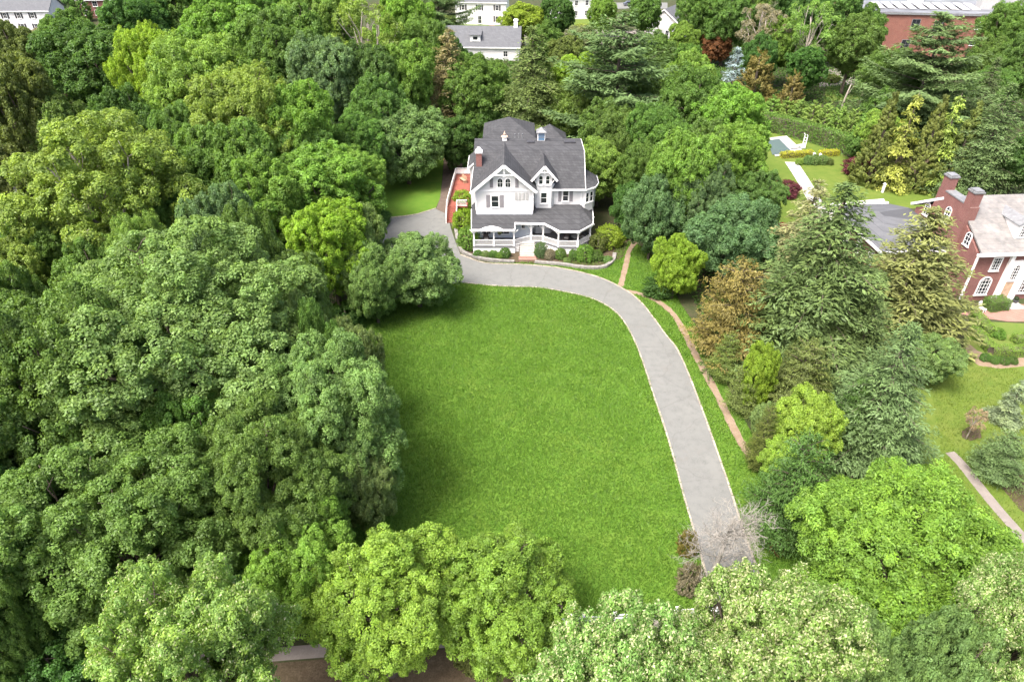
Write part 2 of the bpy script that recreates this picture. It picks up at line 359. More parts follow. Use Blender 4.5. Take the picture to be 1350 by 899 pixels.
def crown_leaves(rg, c, n, clump_r, per, leaf, wid=0.55, flat=0.75, up=0.32, jit=0.40, yellow=0.25, cream=0.0, spray=0.0, fold=0.25, cvar=0.36, lvar=0.28):
    k = len(c); ax = nrm(n + np.array([0,0,0.55]) + rg.normal(size=(k,3))*0.25)
    r = clump_r*rg.uniform(0.65,1.3,k)
    I = np.repeat(np.arange(k), per); m = len(I)
    d = nrm(rg.normal(size=(m,3)) + ax[I]*0.75)
    rad = rg.uniform(0.55,1.08,m)**0.7
    off = d*(r[I]*rad)[:,None]; h = np.sum(off*ax[I],-1,keepdims=True)
    off = off - ax[I]*h*(1-flat) + ax[I]*spray*np.abs(h)
    P = c[I] + off
    N = nrm(d*(1-up) + np.array([0,0,up]) + rg.normal(size=(m,3))*jit)
    T = rg.normal(size=(m,3)) + d*0.6 + np.array([0,0,-0.35])
    L = leaf*rg.uniform(0.7,1.35,m)
    q = leaves_to_quads(P,N,T,L,L*wid,fold)
    ck = rg.normal(size=k)*cvar; cyl = rg.random(k)
    tone = np.zeros((m,3)); tone[:,0] = 0.5 + ck[I]*0.5 + rg.normal(size=m)*lvar*0.5
    tone[:,1] = np.clip(yellow*(cyl[I]*1.2 + rg.normal(size=m)*0.4),0,1)
    if cream: tone[:,2] = (rg.random(m) < cream*(0.5+cyl[I]))*rg.uniform(0.4,1.0,m)
    return q, tone
def limbs(rg, lobes, trunk_r, z0, top, twigs=3, lean=0.4, name='trunk', bark='bark', sides=7):
    mb = MB(); k = 6
    path = [(0.0,0.0,-0.3)]
    for i in range(1,k+1): path.append((rg.normal()*lean*0.35*i/k, rg.normal()*lean*0.35*i/k, top*i/k))
    mb.tube(path, [trunk_r*1.35]+[trunk_r*(1-0.8*i/k)+0.03 for i in range(1,k+1)], sides)
    if len(lobes) > 16: lobes = [lobes[i] for i in rg.permutation(len(lobes))[:16]]
    for (cx,cy_,cz,rx,ry,rz) in lobes:
        t = rg.uniform(0.28,0.7); zs = z0 + (min(cz,top)-z0)*t*0.7; f = min(1,max(0,zs/top)); i = min(k-1,int(f*k)); fr = f*k-i
        a = np.array(path[i])*(1-fr)+np.array(path[i+1])*fr; b = np.array([cx,cy_,cz])
        mid = (a+b)/2 + np.array([rg.normal()*0.3, rg.normal()*0.3, -0.12*np.linalg.norm(b-a)])
        r0 = trunk_r*rg.uniform(0.35,0.55)
        mb.tube([a,(a+mid)/2+rg.normal(size=3)*0.1,mid,(mid+b)/2+rg.normal(size=3)*0.15,b],[r0,r0*0.85,r0*0.65,r0*0.5,r0*0.32],6)
        for _ in range(twigs):
            d = nrm(rg.normal(size=3)+np.array([0,0,0.5])); e = b + d*np.array([rx,ry,rz])*0.9; s = mid*rg.uniform(0,0.4)+b*1.0; s = (mid*0.35+b*0.65) if rg.random()<0.5 else b
            mb.tube([s,(s+e)/2+rg.normal(size=3)*0.12,e],[r0*0.3,r0*0.2,0.02],5)
    return mb
PROTO = {}
def broadleaf(key, seed, Rr, Hc, Rz, nl, lobe=0.5, clump=0.9, dens=0.55, per=190, leaf=0.26, lobe_mode='round', core=0.70, trunk_r=0.35, bark='bark', **kw):
    """a crown of overlapping boughs, each bough covered in leaf clumps; nominal radius Rr, crown centre height Hc, half height Rz"""
    rg = np.random.default_rng(seed); lobes = [(0,0,Hc+Rz*0.03,Rr*core,Rr*core,Rz*core*1.1)]
    for i in range(nl):
        g = i*2.399963 + rg.uniform(-0.3,0.3); zf = 1-2*(i+0.5)/nl
        if lobe_mode == 'dome': zf = zf*0.75+0.05
        rr = math.sqrt(max(0,1-zf*zf)); s = lobe*rg.uniform(0.65,1.3)
        f = rg.uniform(0.52,0.95) if nl > 30 else rg.uniform(0.52,0.84)
        taper = 1.0 if zf > 0 else 1.0+0.25*zf
        lobes.append((math.cos(g)*rr*Rr*f*taper, math.sin(g)*rr*Rr*f*taper, Hc+zf*Rz*f*1.05, Rr*s*rg.uniform(0.85,1.15), Rr*s*rg.uniform(0.85,1.15), Rz*s*rg.uniform(0.85,1.35)))
    c, n = clumps_on_lobes(rg, lobes, dens, clump)
    q, tone = crown_leaves(rg, c, n, clump, per, leaf, **kw)
    cm = quad_mesh('crown', q, tone, 'leaf')
    tm = limbs(rg, lobes[1:], trunk_r, Hc-Rz*0.95, Hc+Rz*0.35)
    t = tm.build('trunk', bark, smooth=True); tmesh = t.data; bpy.data.objects.remove(t)
    PROTO[key] = (cm, tmesh, Rr, Hc)
def conifer(key, seed, Hh, Rr, droop=0.25, rise=0.1, step=0.34, nb=7, z0=0.6, power=0.85, tuft=0.32, tw=0.3, per=4, spray_gap=0.42, side=0.42, layered=0.0, yellow=0.15, tipup=0.0, jit=0.35, trunk_r=0.3, irregular=0.18, m='needle'):
    rg = np.random.default_rng(seed); Ps,Ns,Ts,Ls,tn = [],[],[],[],[]
    mb = MB(); mb.tube([(0,0,-0.3),(0,0,Hh*0.5),(0,0,Hh*0.98)],[trunk_r*1.2,trunk_r*0.6,0.03],7)
    z = z0; lev = 0
    while z < Hh-0.15:
        f = (z-z0)/(Hh-z0); base = Rr*(1-f)**power + 0.12
        for b in range(max(3,int(nb*(0.55+0.45*(1-f))))):
            L = base*(1+rg.normal()*irregular); az = b*2*math.pi/nb + lev*2.4 + rg.normal()*0.3
            if L < 0.15: continue
            zb = z + rg.normal()*step*0.25
            dr = np.array([math.cos(az),math.sin(az),0]); sd = np.array([-dr[1],dr[0],0])
            K = max(2,int(L/spray_gap)); ct = rg.normal()*0.28; cy_ = rg.random()
            t = np.linspace(0.18 if L > 1 else 0.1,1,K)
            zoff = L*(rise*t - droop*t*t + tipup*t**4)
            bp = np.outer(t*L,dr); bp[:,2] += zb + zoff
            if L > 1.0 and b % 2 == 0:
                mb.tube([(0,0,zb),tuple(bp[len(bp)//2]),tuple(bp[-1])],[0.05*L**0.5,0.03,0.012],4,False)
            for j in range(K):
                sl = side*L*(1.05-t[j])**0.7*rg.uniform(0.7,1.2)*0.9 + 0.16
                ns = max(1,int(sl/spray_gap*1.3))
                for sg in (-1,1):
                    for q in range(ns+1):
                        s = sl*q/max(ns,1)
                        p = bp[j] + sd*sg*s + dr*s*0.55; p = p + np.array([0,0,-0.18*s*(1+droop*2)])
                        k = per
                        Ps.append(p + rg.normal(size=(k,3))*np.array([tuft*0.4,tuft*0.4,tuft*0.28]))
                        dv = dr*0.8 + sd*sg*0.7 + np.array([0,0,-droop*0.6+tipup*0.6])
                        Ts.append(dv + rg.normal(size=(k,3))*0.45)
                        Ns.append(np.array([0,0,1.0]) + dr*0.25 + rg.normal(size=(k,3))*jit)
                        Ls.append(tuft*rg.uniform(0.7,1.4,k))
                        tn.append(np.stack([0.5+ct*0.5+rg.normal(size=k)*0.14, np.clip(yellow*(cy_+0.6*t[j]+rg.normal(size=k)*0.3),0,1), np.zeros(k)],1))
        z += step*(1+layered*(rg.random()<0.3)*2)*rg.uniform(0.8,1.2); lev += 1
    P,N,T,L = np.concatenate(Ps),nrm(np.concatenate(Ns)),np.concatenate(Ts),np.concatenate(Ls)
    q = leaves_to_quads(P,N,T,L,L*tw,0.15)
    cm = quad_mesh('crown', q, np.concatenate(tn), m)
    t = mb.build('trunk','bark',smooth=True); tmesh = t.data; bpy.data.objects.remove(t)
    PROTO[key] = (cm,tmesh,Rr,Hh)
def column(key, seed, Hh, Rr, prof, clump=0.42, dens=0.75, per=60, leaf=0.26, wid=0.3, outw=0.6, upw=0.8, yellow=0.3, rough=0.16, m='needle', z0=0.1, cvar=0.3, elong=1.25):
    """surface of revolution covered in upright sprays"""
    rg = np.random.default_rng(seed); n = int(2*math.pi*Rr*Hh*0.75*dens/clump**2)
    z = rg.random(n)*(Hh-z0)+z0; f = z/Hh; az = rg.random(n)*2*math.pi
    pr = np.interp(f,[p[0] for p in prof],[p[1] for p in prof]); keep = rg.random(n) < pr*0.9+0.12; z,f,az,pr = z[keep],f[keep],az[keep],pr[keep]
    lump = 1+rough*np.sin(az*3+z*1.7+seed)+rough*0.7*np.sin(az*5-z*2.6); rr = Rr*pr*lump*rg.uniform(0.78,1.05,len(z))
    o = np.stack([np.cos(az),np.sin(az),np.zeros_like(az)],1); c = o*rr[:,None]; c[:,2] = z
    ax = nrm(o*outw+np.array([0,0,upw])+rg.normal(size=c.shape)*0.2)
    I = np.repeat(np.arange(len(z)),per); mm = len(I); r = clump*rg.uniform(0.7,1.3,len(z))
    al = rg.uniform(-1,1,mm); d = nrm(rg.normal(size=(mm,3))+o[I]*0.5)
    P = c[I] + ax[I]*(al*r[I]*elong)[:,None] + d*(r[I]*0.55*np.sqrt(np.clip(1-al**2*0.8,0,1))*rg.uniform(0.5,1,mm))[:,None]
    N = nrm(d+o[I]*0.5+np.array([0,0,0.35])+rg.normal(size=(mm,3))*0.4); T = ax[I]+rg.normal(size=(mm,3))*0.35; L = leaf*rg.uniform(0.7,1.35,mm)
    q = leaves_to_quads(P,N,T,L,L*wid,0.12)
    ck = rg.normal(size=len(z))*cvar; cy_ = rg.random(len(z))
    tone = np.stack([0.5+ck[I]*0.5+rg.normal(size=mm)*0.13, np.clip(yellow*(cy_[I]*1.1+rg.normal(size=mm)*0.3),0,1), np.zeros(mm)],1)
    cm = quad_mesh('crown', q, tone, m); mb = MB(); mb.tube([(0,0,-0.2),(0,0,Hh*0.5),(0,0,Hh*0.92)],[0.16*Rr,0.09*Rr,0.02],6)
    t = mb.build('trunk','bark',smooth=True); tmesh = t.data; bpy.data.objects.remove(t)
    PROTO[key] = (cm,tmesh,Rr,Hh)

# near prototypes (fine leaves)
broadleaf('maple_near', 11, 8.0, 11.0, 6.2, 66, 0.205, 0.44, 0.55, 110, 0.155, wid=0.62, yellow=0.30, core=0.60)
broadleaf('maple_near_b', 12, 7.0, 9.0, 6.0, 54, 0.215, 0.44, 0.55, 110, 0.16, wid=0.62, yellow=0.28, core=0.60)
broadleaf('lime_near', 13, 4.6, 7.0, 4.2, 40, 0.235, 0.34, 0.58, 100, 0.125, wid=0.62, yellow=0.45)
broadleaf('linden_near', 14, 4.2, 9.5, 4.2, 42, 0.215, 0.34, 0.58, 130, 0.135, wid=0.5, yellow=0.30, cream=0.30, flat=1.0, spray=0.45, up=0.15)
broadleaf('fountain_near', 15, 6.0, 5.6, 4.8, 60, 0.20, 0.44, 0.58, 130, 0.17, wid=0.40, yellow=0.55, up=0.45, jit=0.32, spray=0.5, lobe_mode='dome', core=0.76)
broadleaf('linden_green', 16, 4.4, 9.0, 4.8, 42, 0.20, 0.34, 0.58, 130, 0.13, wid=0.5, yellow=0.6, cream=0.07, flat=1.0, spray=0.5, up=0.15)
broadleaf('low', 28, 5.0, 5.0, 3.9, 40, 0.23, 0.42, 0.56, 90, 0.19, wid=0.52, yellow=0.3, flat=0.95, spray=0.2, trunk_r=0.22)
# middle distance
broadleaf('maple', 21, 6.0, 9.0, 4.9, 44, 0.235, 0.50, 0.56, 90, 0.22, wid=0.6, yellow=0.3, core=0.74)
broadleaf('maple_b', 22, 6.0, 9.0, 5.4, 52, 0.215, 0.46, 0.56, 90, 0.21, wid=0.6, yellow=0.35, core=0.74)
broadleaf('ash', 23, 6.0, 9.5, 5.6, 50, 0.21, 0.46, 0.54, 90, 0.22, wid=0.42, yellow=0.4, flat=1.0, up=0.2, spray=0.3, core=0.62)
broadleaf('oak_airy', 24, 7.5, 12.0, 6.5, 58, 0.17, 0.50, 0.48, 90, 0.20, wid=0.55, yellow=0.6, bark='bark_pale', cvar=0.4, core=0.55)
broadleaf('apple', 25, 4.2, 4.2, 2.7, 30, 0.25, 0.36, 0.52, 90, 0.15, wid=0.5, yellow=0.2, flat=0.9, trunk_r=0.22, lobe_mode='dome')
broadleaf('small', 26, 3.0, 4.2, 3.0, 32, 0.25, 0.33, 0.62, 90, 0.15, wid=0.55, yellow=0.35, trunk_r=0.14)
broadleaf('sparse', 27, 5.0, 10.5, 5.8, 22, 0.17, 0.5, 0.34, 60, 0.22, wid=0.5, yellow=0.3, bark='bark_pale', trunk_r=0.26, core=0.12)
conifer('hemlock', 31, 17, 5.2, droop=0.34, rise=0.10, step=0.42, nb=8, power=0.8, tuft=0.36, tw=0.28, per=4, yellow=0.3)
conifer('hemlock_narrow', 32, 16, 3.4, droop=0.28, rise=0.08, step=0.42, nb=7, power=0.72, tuft=0.36, tw=0.28, per=4, yellow=0.3)
conifer('spruce', 33, 15, 4.6, droop=0.30, rise=0.06, tipup=0.14, step=0.40, nb=8, power=0.85, tuft=0.32, tw=0.28, per=4, yellow=0.15)
conifer('pine', 34, 20, 5.6, droop=-0.05, rise=0.12, step=0.62, nb=7, power=0.62, tuft=0.46, tw=0.26, per=8, layered=0.6, yellow=0.2, z0=2.0, spray_gap=0.5, side=0.4, irregular=0.28, tipup=0.15)
conifer('blue_spruce', 35, 11, 2.8, droop=0.18, rise=0.05, tipup=0.15, step=0.5, nb=7, tuft=0.34, tw=0.3, per=4, yellow=0.0)
conifer('yew', 36, 7.5, 4.4, droop=0.12, rise=0.35, step=0.30, nb=9, z0=0.3, power=0.5, tuft=0.28, tw=0.32, per=4, yellow=0.25)
conifer('tip_spruce', 37, 11, 2.6, droop=0.42, rise=0.15, step=0.75, nb=6, tuft=0.4, tw=0.35, per=6, yellow=0.3, layered=0.5)
PC = [(0,0.75),(0.12,0.95),(0.35,1.0),(0.6,0.72),(0.85,0.32),(1,0.05)]
PD = [(0,0.8),(0.14,1.0),(0.38,0.78),(0.62,0.48),(0.84,0.2),(1,0.03)]
column('arborvitae', 41, 8, 1.7, PC, rough=0.12)
column('cypress', 42, 9.5, 2.7, PD, clump=0.40, dens=1.2, per=80, leaf=0.22, rough=0.16, yellow=0.4, outw=1.0, upw=0.55, elong=0.85)
PS = [(0,0.78),(0.2,0.98),(0.45,1.0),(0.7,0.9),(0.88,0.66),(0.97,0.35),(1,0.1)]
column('shrub', 43, 1.5, 0.9, PS, clump=0.16, dens=1.5, per=50, leaf=0.085, wid=0.55, rough=0.1, m='leaf', yellow=0.3, outw=1, upw=0.4, z0=0.03)
column('shrub_big', 44, 2.6, 1.7, PS, clump=0.24, dens=1.5, per=60, leaf=0.115, wid=0.5, rough=0.12, m='leaf', yellow=0.3, outw=1, upw=0.4, z0=0.03)

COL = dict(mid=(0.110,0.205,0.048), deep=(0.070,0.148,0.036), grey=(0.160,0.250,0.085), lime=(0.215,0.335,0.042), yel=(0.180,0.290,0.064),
           pale=(0.175,0.295,0.080), olive=(0.125,0.170,0.048), blue=(0.110,0.195,0.080), bright=(0.150,0.275,0.050), hem=(0.110,0.165,0.060),
           hemlight=(0.20,0.24,0.12), hembrown=(0.19,0.185,0.095), hemgold=(0.185,0.220,0.082), pine=(0.115,0.175,0.072), bspruce=(0.27,0.36,0.37),
           gold=(0.150,0.190,0.050), bronze=(0.165,0.155,0.048), ygold=(0.25,0.32,0.075), orange=(0.175,0.165,0.056), purple=(0.15,0.045,0.07), dark=(0.03,0.07,0.02),
           chart=(0.225,0.360,0.060), rust=(0.20,0.09,0.045), dusty=(0.24,0.24,0.17), tree_blue=(0.118,0.210,0.088))
rot_rg = random.Random(5)
def plant(key, name, cat, x, y, sx, sz, col, label, group=None, z=0.0):
    cm,tm,Rn,Hn = PROTO[key]
    o = thing(name, label, cat, (x,y,z), rot_rg.uniform(0,6.28), group); o.scale = (sx*rot_rg.uniform(0.93,1.07),sx*rot_rg.uniform(0.93,1.07),sz)
    t = link('trunk', tm, o); c = link('crown', cm, o)
    cc = COL[col] if isinstance(col,str) else col
    j = [1+rot_rg.uniform(-0.07,0.07) for _ in range(3)]
    c.color = (cc[0]*j[0],cc[1]*j[1],cc[2]*j[2],1)
    return o
def T(key, u, v, r, hc, col, label, name='broadleaf_tree', cat='tree', group=None):
    """broadleaf tree whose crown centre shows at photo pixel (u,v) at height hc, r photo pixels wide either side"""
    x,y = G(u,v,hc); Rn,Hn = PROTO[key][2:]; Rw = r*depth(x,y,hc)/FPX
    return plant(key,name,cat,x,y,Rw/Rn,hc/Hn,col,label,group)
def K(key, u, vt, vb, r, col, label, name='conifer_tree', cat='tree', group=None):
    """conifer whose tip shows at (u,vt) and whose lowest boughs show down to vb at about u"""
    Rn,Hn = PROTO[key][2:]
    x0,y0 = G(u,vb,0.6); Rw = r*depth(x0,y0,1)/FPX; y = y0+Rw*0.8
    x,zt = ZY(u,vt,y); zt = max(zt,1.0)
    return plant(key,name,cat,x,y,Rw/Rn,zt/Hn,col,label,group)
def S(key, u, vb, r, h, col, label, name='shrub', cat='shrub', group=None, z=0.0):
    """low bush standing at ground pixel (u,vb), r photo pixels either side, h metres tall"""
    x,y = G(u,vb,z); Rn,Hn = PROTO[key][2:]; Rw = r*depth(x,y,z)/FPX
    return plant(key,name,cat,x,y+Rw*0.7,Rw/Rn,h/Hn,col,label,group,z)
# ------------------------------------------------------------------ the ground, lawns, drives and walks
def flat(name, poly, z, m): return sheet(name, poly, z, m)
g = MB(); g.add([(-900,-60,0),(900,-60,0),(900,1500,0),(-900,1500,0)],[(0,1,2,3)]); tag(g.build('ground','earth'), kind='structure')
IN = [(612,373),(640,376),(672,378),(705,379),(740,384),(775,392),(800,403),(818,418),(832,440),(843,465),(853,494),(863,525),(875,560),(887,600),(899,645),(912,690),(926,740),(940,790)]
OUT = [(607,336),(640,347),(690,349),(740,354),(790,366),(825,383),(845,399),(862,420),(878,442),(893,461),(908,494),(920,525),(933,560),(947,600),(961,640),(980,700),(998,750),(1014,800)]
IN, OUT = smooth_line(px(IN),4), smooth_line(px(OUT),4)
flat('driveway', IN+OUT[::-1], 0.020, 'asphalt')
PLAZA = px([(612,373.5),(607,336)]) + px([(600,318),(594,300),(590,281),(575,275),(548,283),(512,288),(470,292),(440,300),(430,330),(470,362),(540,373)])
flat('parking_court', PLAZA, 0.016, 'asphalt')
flat('dirt_drive', px([(590,283),(575,276),(580,262),(583,240),(585,215),(588,190),(615,190),(612,215),(604,245),(600,272),(604,300),(597,301)]), 0.024, 'dirt_drive')
mainlawn = IN + px([(940,800),(760,823),(600,832),(420,800),(380,700),(400,560),(410,440),(440,400),(500,384),(560,378)])
flat('front_lawn', mainlawn, 0.008, 'turf')
sidelawn = OUT[8:] + px([(1080,790),(1075,720),(1040,650),(1010,600),(985,560),(965,520),(945,480),(925,440),(900,405),(880,370),(858,335),(835,318),(812,322),(806,345)]) + OUT[4:8]
flat('side_lawn', sidelawn, 0.008, 'turf')
flat('rear_lawn', px([(505,290),(548,284),(574,275),(580,262),(583,235),(585,205),(540,215),(480,232),(470,290)]), 0.008, 'turf')
# beds of bare soil
flat('planting_bed', px([(598,250),(622,235),(624,330),(790,330),(815,312),(830,316),(822,338),(800,352),(770,352),(690,347),(640,345),(610,335),(601,300)]), 0.030, 'mulch')
# kerbs: lines of small stone blocks along both sides of the drive
def kerb(name, pts, wd=0.15, ht=0.08, step=0.62, mtl='kerb_stone'):
    mb = MB(); rg = random.Random(3); acc = []
    for a,b in zip(pts[:-1],pts[1:]):
        L = math.dist(a,b); n = max(1,int(L/step))
        for i in range(n): acc.append((a[0]+(b[0]-a[0])*i/n, a[1]+(b[1]-a[1])*i/n))
    acc.append(pts[-1])
    for a,b in zip(acc[:-1],acc[1:]):
        h = ht+rg.uniform(-0.012,0.012); gx,gy = (b[0]-a[0])*0.03,(b[1]-a[1])*0.03
        mb.beam((a[0]+gx,a[1]+gy,h/2),(b[0]-gx,b[1]-gy,h/2),wd+rg.uniform(-0.02,0.02),h)
    return tag(mb.build(name,mtl), kind='structure')
kerb('kerb', IN); kerb('kerb', OUT)
kerb('kerb', smooth_line(px([(512,287),(530,285.5),(548,283),(562,279),(575,275)]),3))
# trodden path beside the drive
STRIPS = []
def strip(name, pts, wd, z, m, wob=0.16):
    pts = smooth_line(pts,5); L,Rr = [],[]; rg = random.Random(8)
    for i,p in enumerate(pts):
        a,b = pts[max(i-1,0)],pts[min(i+1,len(pts)-1)]; d = (b[0]-a[0],b[1]-a[1]); l = math.hypot(*d) or 1
        ww = wd*(1+rg.uniform(-wob,wob))/2
        L.append((p[0]-d[1]/l*ww,p[1]+d[0]/l*ww)); Rr.append((p[0]+d[1]/l*ww,p[1]-d[0]/l*ww))
    STRIPS.append(L+Rr[::-1]); return flat(name, L+Rr[::-1], z, m)
strip('garden_path', px([(826,384),(845,388),(868,398),(888,415),(903,440),(916,466),(930,492),(948,525),(965,560),(978,585),(992,606)]), 0.75, 0.018, 'dirt_path')
strip('worn_path', px([(818,378),(822,362),(826,346),(829,332),(838,318)]), 0.7, 0.0185, 'dirt_path')
flat('bare_soil', px([(815,312),(835,300),(858,310),(850,320),(830,322)]), 0.012, 'mulch')
# street side
flat('sidewalk', px([(-40,904),(410,868),(700,845),(720,838),(1000,818),(1000,800),(720,823),(620,832),(410,850),(-40,884)]), 0.05, 'concrete')
flat('verge', px([(-60,990),(700,960),(760,838),(700,847),(410,870),(-40,906)]), 0.012, 'mulch')
tag(MB().box(-80,80,4,17.5,-0.2,0.006).build('road','asphalt'), kind='structure')
flat('front_path', px([(0,905),(90,899),(70,880),(0,884)]), 0.058, 'concrete')
# neighbour on the right: lawns, paths, patio
flat('neighbour_lawn', px([(1150,760),(1400,860),(1480,700),(1480,520),(1400,470),(1290,480),(1262,458),(1215,470),(1150,600)]), 0.008, 'turf_far')
flat('backyard_lawn', px([(990,300),(1010,290),(1035,300),(1075,285),(1240,272),(1262,262),(1240,262),(1190,245),(1160,238),(1135,215),(1105,200),(1060,182),(1030,172),(1000,176),(990,230)]), 0.008, 'turf_far')
strip('paver_walk', px([(1043,214),(1055,232),(1067,252),(1080,275),(1090,292)]), 2.1, 0.016, 'concrete_white', 0.0)
flat('terrace', px([(1085,293),(1100,268),(1165,262),(1175,280),(1120,300)]), 0.014, 'concrete_white')
flat('mulch_border', px([(1110,205),(1140,214),(1163,236),(1200,244),(1240,258),(1262,264),(1330,250),(1330,225),(1160,190)]), 0.013, 'mulch')
flat('patio', px([(1262,414),(1292,408),(1318,400),(1420,404),(1420,424),(1330,424),(1300,420)]), 0.018, 'brick_paving')
flat('garden_bed', px([(1272,430),(1300,424),(1420,430),(1420,486),(1360,482),(1320,486),(1290,480),(1270,462)]), 0.012, 'turf_dry')
flat('gravel_path', px([(1318,486),(1290,482),(1270,466),(1276,452),(1288,462),(1310,472),(1420,468),(1420,482),(1360,482)]), 0.017, 'dirt_path')
strip('neighbour_walk', px([(1252,596),(1268,612),(1290,640),(1318,674),(1360,722),(1400,775)]), 0.9, 0.016, 'concrete', 0.03)
flat('soil_patch', px([(1305,615),(1330,612),(1380,640),(1380,700),(1345,672),(1318,640)]), 0.012, 'mulch')
flat('soil_ring', px([(1268,568),(1278,562),(1292,566),(1294,577),(1280,581),(1268,577)]), 0.0125, 'mulch')
# town beyond
flat('far_lawn', px([(560,45),(800,45),(800,20),(560,20)]), 0.006, 'turf_far')
flat('far_lawn', px([(1085,135),(1140,130),(1145,105),(1120,95),(1090,115)]), 0.006, 'turf_dry')
flat('far_lawn', px([(1290,165),(1320,160),(1318,125),(1285,120),(1280,150)]), 0.006, 'turf_dry')
flat('far_street', px([(640,62),(860,58),(860,40),(690,38),(640,48)]), 0.010, 'concrete')
flat('far_street', px([(780,12),(880,12),(880,4),(780,4)]), 0.010, 'asphalt')
flat('far_terrace', px([(1080,115),(1130,112),(1150,88),(1080,92)]), 0.010, 'concrete')
flat('side_street', px([(-60,330),(20,322),(30,225),(-20,225)]), 0.010, 'asphalt')
flat('brick_walk', px([(640,36),(655,46),(665,46),(650,32)]), 0.014, 'dirt_path')

# grass: short blades standing on the mown lawns in front of the house
def inside(poly, X, Y):
    c = np.zeros(len(X),bool); n = len(poly)
    for i in range(n):
        x0,y0 = poly[i]; x1,y1 = poly[(i+1)%n]
        if y0 == y1: continue
        k = ((y0 > Y) != (y1 > Y)) & (X < (x1-x0)*(Y-y0)/(y1-y0)+x0); c ^= k
    return c
def grass(name, poly, per_m2, seed, h=0.15, wd=0.048, z=0.008, tint=(0.095,0.192,0.026)):
    rg = np.random.default_rng(seed); P = np.array(poly); lo,hi = P.min(0),P.max(0)
    n = int((hi-lo).prod()*per_m2); X = rg.uniform(lo[0],hi[0],n); Y = rg.uniform(lo[1],hi[1],n)
    k = inside(poly,X,Y)
    for sp_ in STRIPS: k &= ~inside(sp_,X,Y)
    X,Y = X[k],Y[k]; n = len(X)
    pat = 0.5+0.2*np.sin(X*0.9+1.3*np.sin(Y*0.5+0.9*np.sin(X*0.21)))+0.16*np.sin(Y*1.7+X*0.6+1.5*np.sin(Y*0.33))+0.16*np.sin(X*2.9-Y*2.1+2*np.sin(X*0.7))
    hh = h*rg.uniform(0.6,1.3,n)*(0.7+0.6*pat); az = rg.random(n)*6.283; ln = rg.uniform(0.2,1.1,n)
    dx,dy = np.cos(az),np.sin(az); b = np.stack([X,Y,np.full(n,z-0.004)],1)
    s = np.stack([-dy,dx,np.zeros(n)],1)*wd*0.5; t = np.stack([dx*ln,dy*ln,np.ones(n)],1)*hh[:,None]
    q = np.stack([b-s,b+s,b+t+s*0.3,b+t-s*0.3],1)
    tone = np.stack([0.42+0.25*(pat-0.5)+rg.normal(size=n)*0.25, np.clip(rg.normal(size=n)*0.35+0.12,0,1), np.zeros(n)],1)
    o = link(name, quad_mesh(name,q,tone,'leaf')); o.color = (*tint,1); tag(o, kind='stuff'); return o
grass('grass', mainlawn, 190, 4); grass('grass', sidelawn, 170, 5)
grass('grass', px([(1262,720),(1350,760),(1400,700),(1400,520),(1340,486),(1290,484),(1225,500)]), 70, 6, 0.12, 0.04, 0.008, (0.11,0.165,0.022))

def undergrowth(poly, per_m2, seed):
    """low leafy ground cover of the shaded wood floor"""
    rg = np.random.default_rng(seed); P = np.array(poly); lo,hi = P.min(0),P.max(0); n = int((hi-lo).prod()*per_m2)
    X = rg.uniform(lo[0],hi[0],n); Y = rg.uniform(lo[1],hi[1],n); k = inside(poly,X,Y)
    for e in (mainlawn,PLAZA,IN+OUT[::-1]): k &= ~inside(e,X,Y)
    k &= ~((X > -11) & (X < 12.5) & (Y > 78) & (Y < 106)); X,Y = X[k],Y[k]; n = len(X)
    hill = 0.5+0.5*np.sin(X*0.7+1.1*np.sin(Y*0.45))*np.cos(Y*0.6); Z = rg.uniform(0,1,n)**1.5*(0.25+1.2*hill)
    N = nrm(rg.normal(size=(n,3))*0.5+np.array([0,0,1.0])); L = rg.uniform(0.3,0.7,n)
    tone = np.stack([0.5+rg.normal(size=n)*0.2,np.clip(rg.normal(size=n)*0.3+0.1,0,1),np.zeros(n)],1)
    o = link('undergrowth',quad_mesh('undergrowth',leaves_to_quads(np.stack([X,Y,Z],1),N,rg.normal(size=(n,3)),L,L*0.6),tone,'leaf')); o.color = (0.07,0.14,0.035,1); tag(o,kind='stuff')
undergrowth(px([(-100,870),(400,835),(400,700),(395,560),(405,440),(440,400),(480,384),(500,375),(430,330),(440,300),(480,232),(540,215),(583,200),(585,150),(560,60),(-100,60)]),9,61)
undergrowth(px([(585,150),(590,190),(640,188),(760,190),(830,292),(868,310),(915,400),(955,480),(990,560),(1012,600),(1050,690),(1080,790),(1150,760),(1150,600),(1215,470),(1200,425),(1150,400),(1100,330),(1040,305),(985,300),(985,230),(995,172),(1000,150),(860,66),(560,90)]),9,62)
undergrowth(px([(1000,150),(1010,160),(1150,200),(1165,185),(1330,215),(1400,215),(1400,100),(1330,110),(1140,110),(1060,60),(900,50),(900,70)]),6,63)
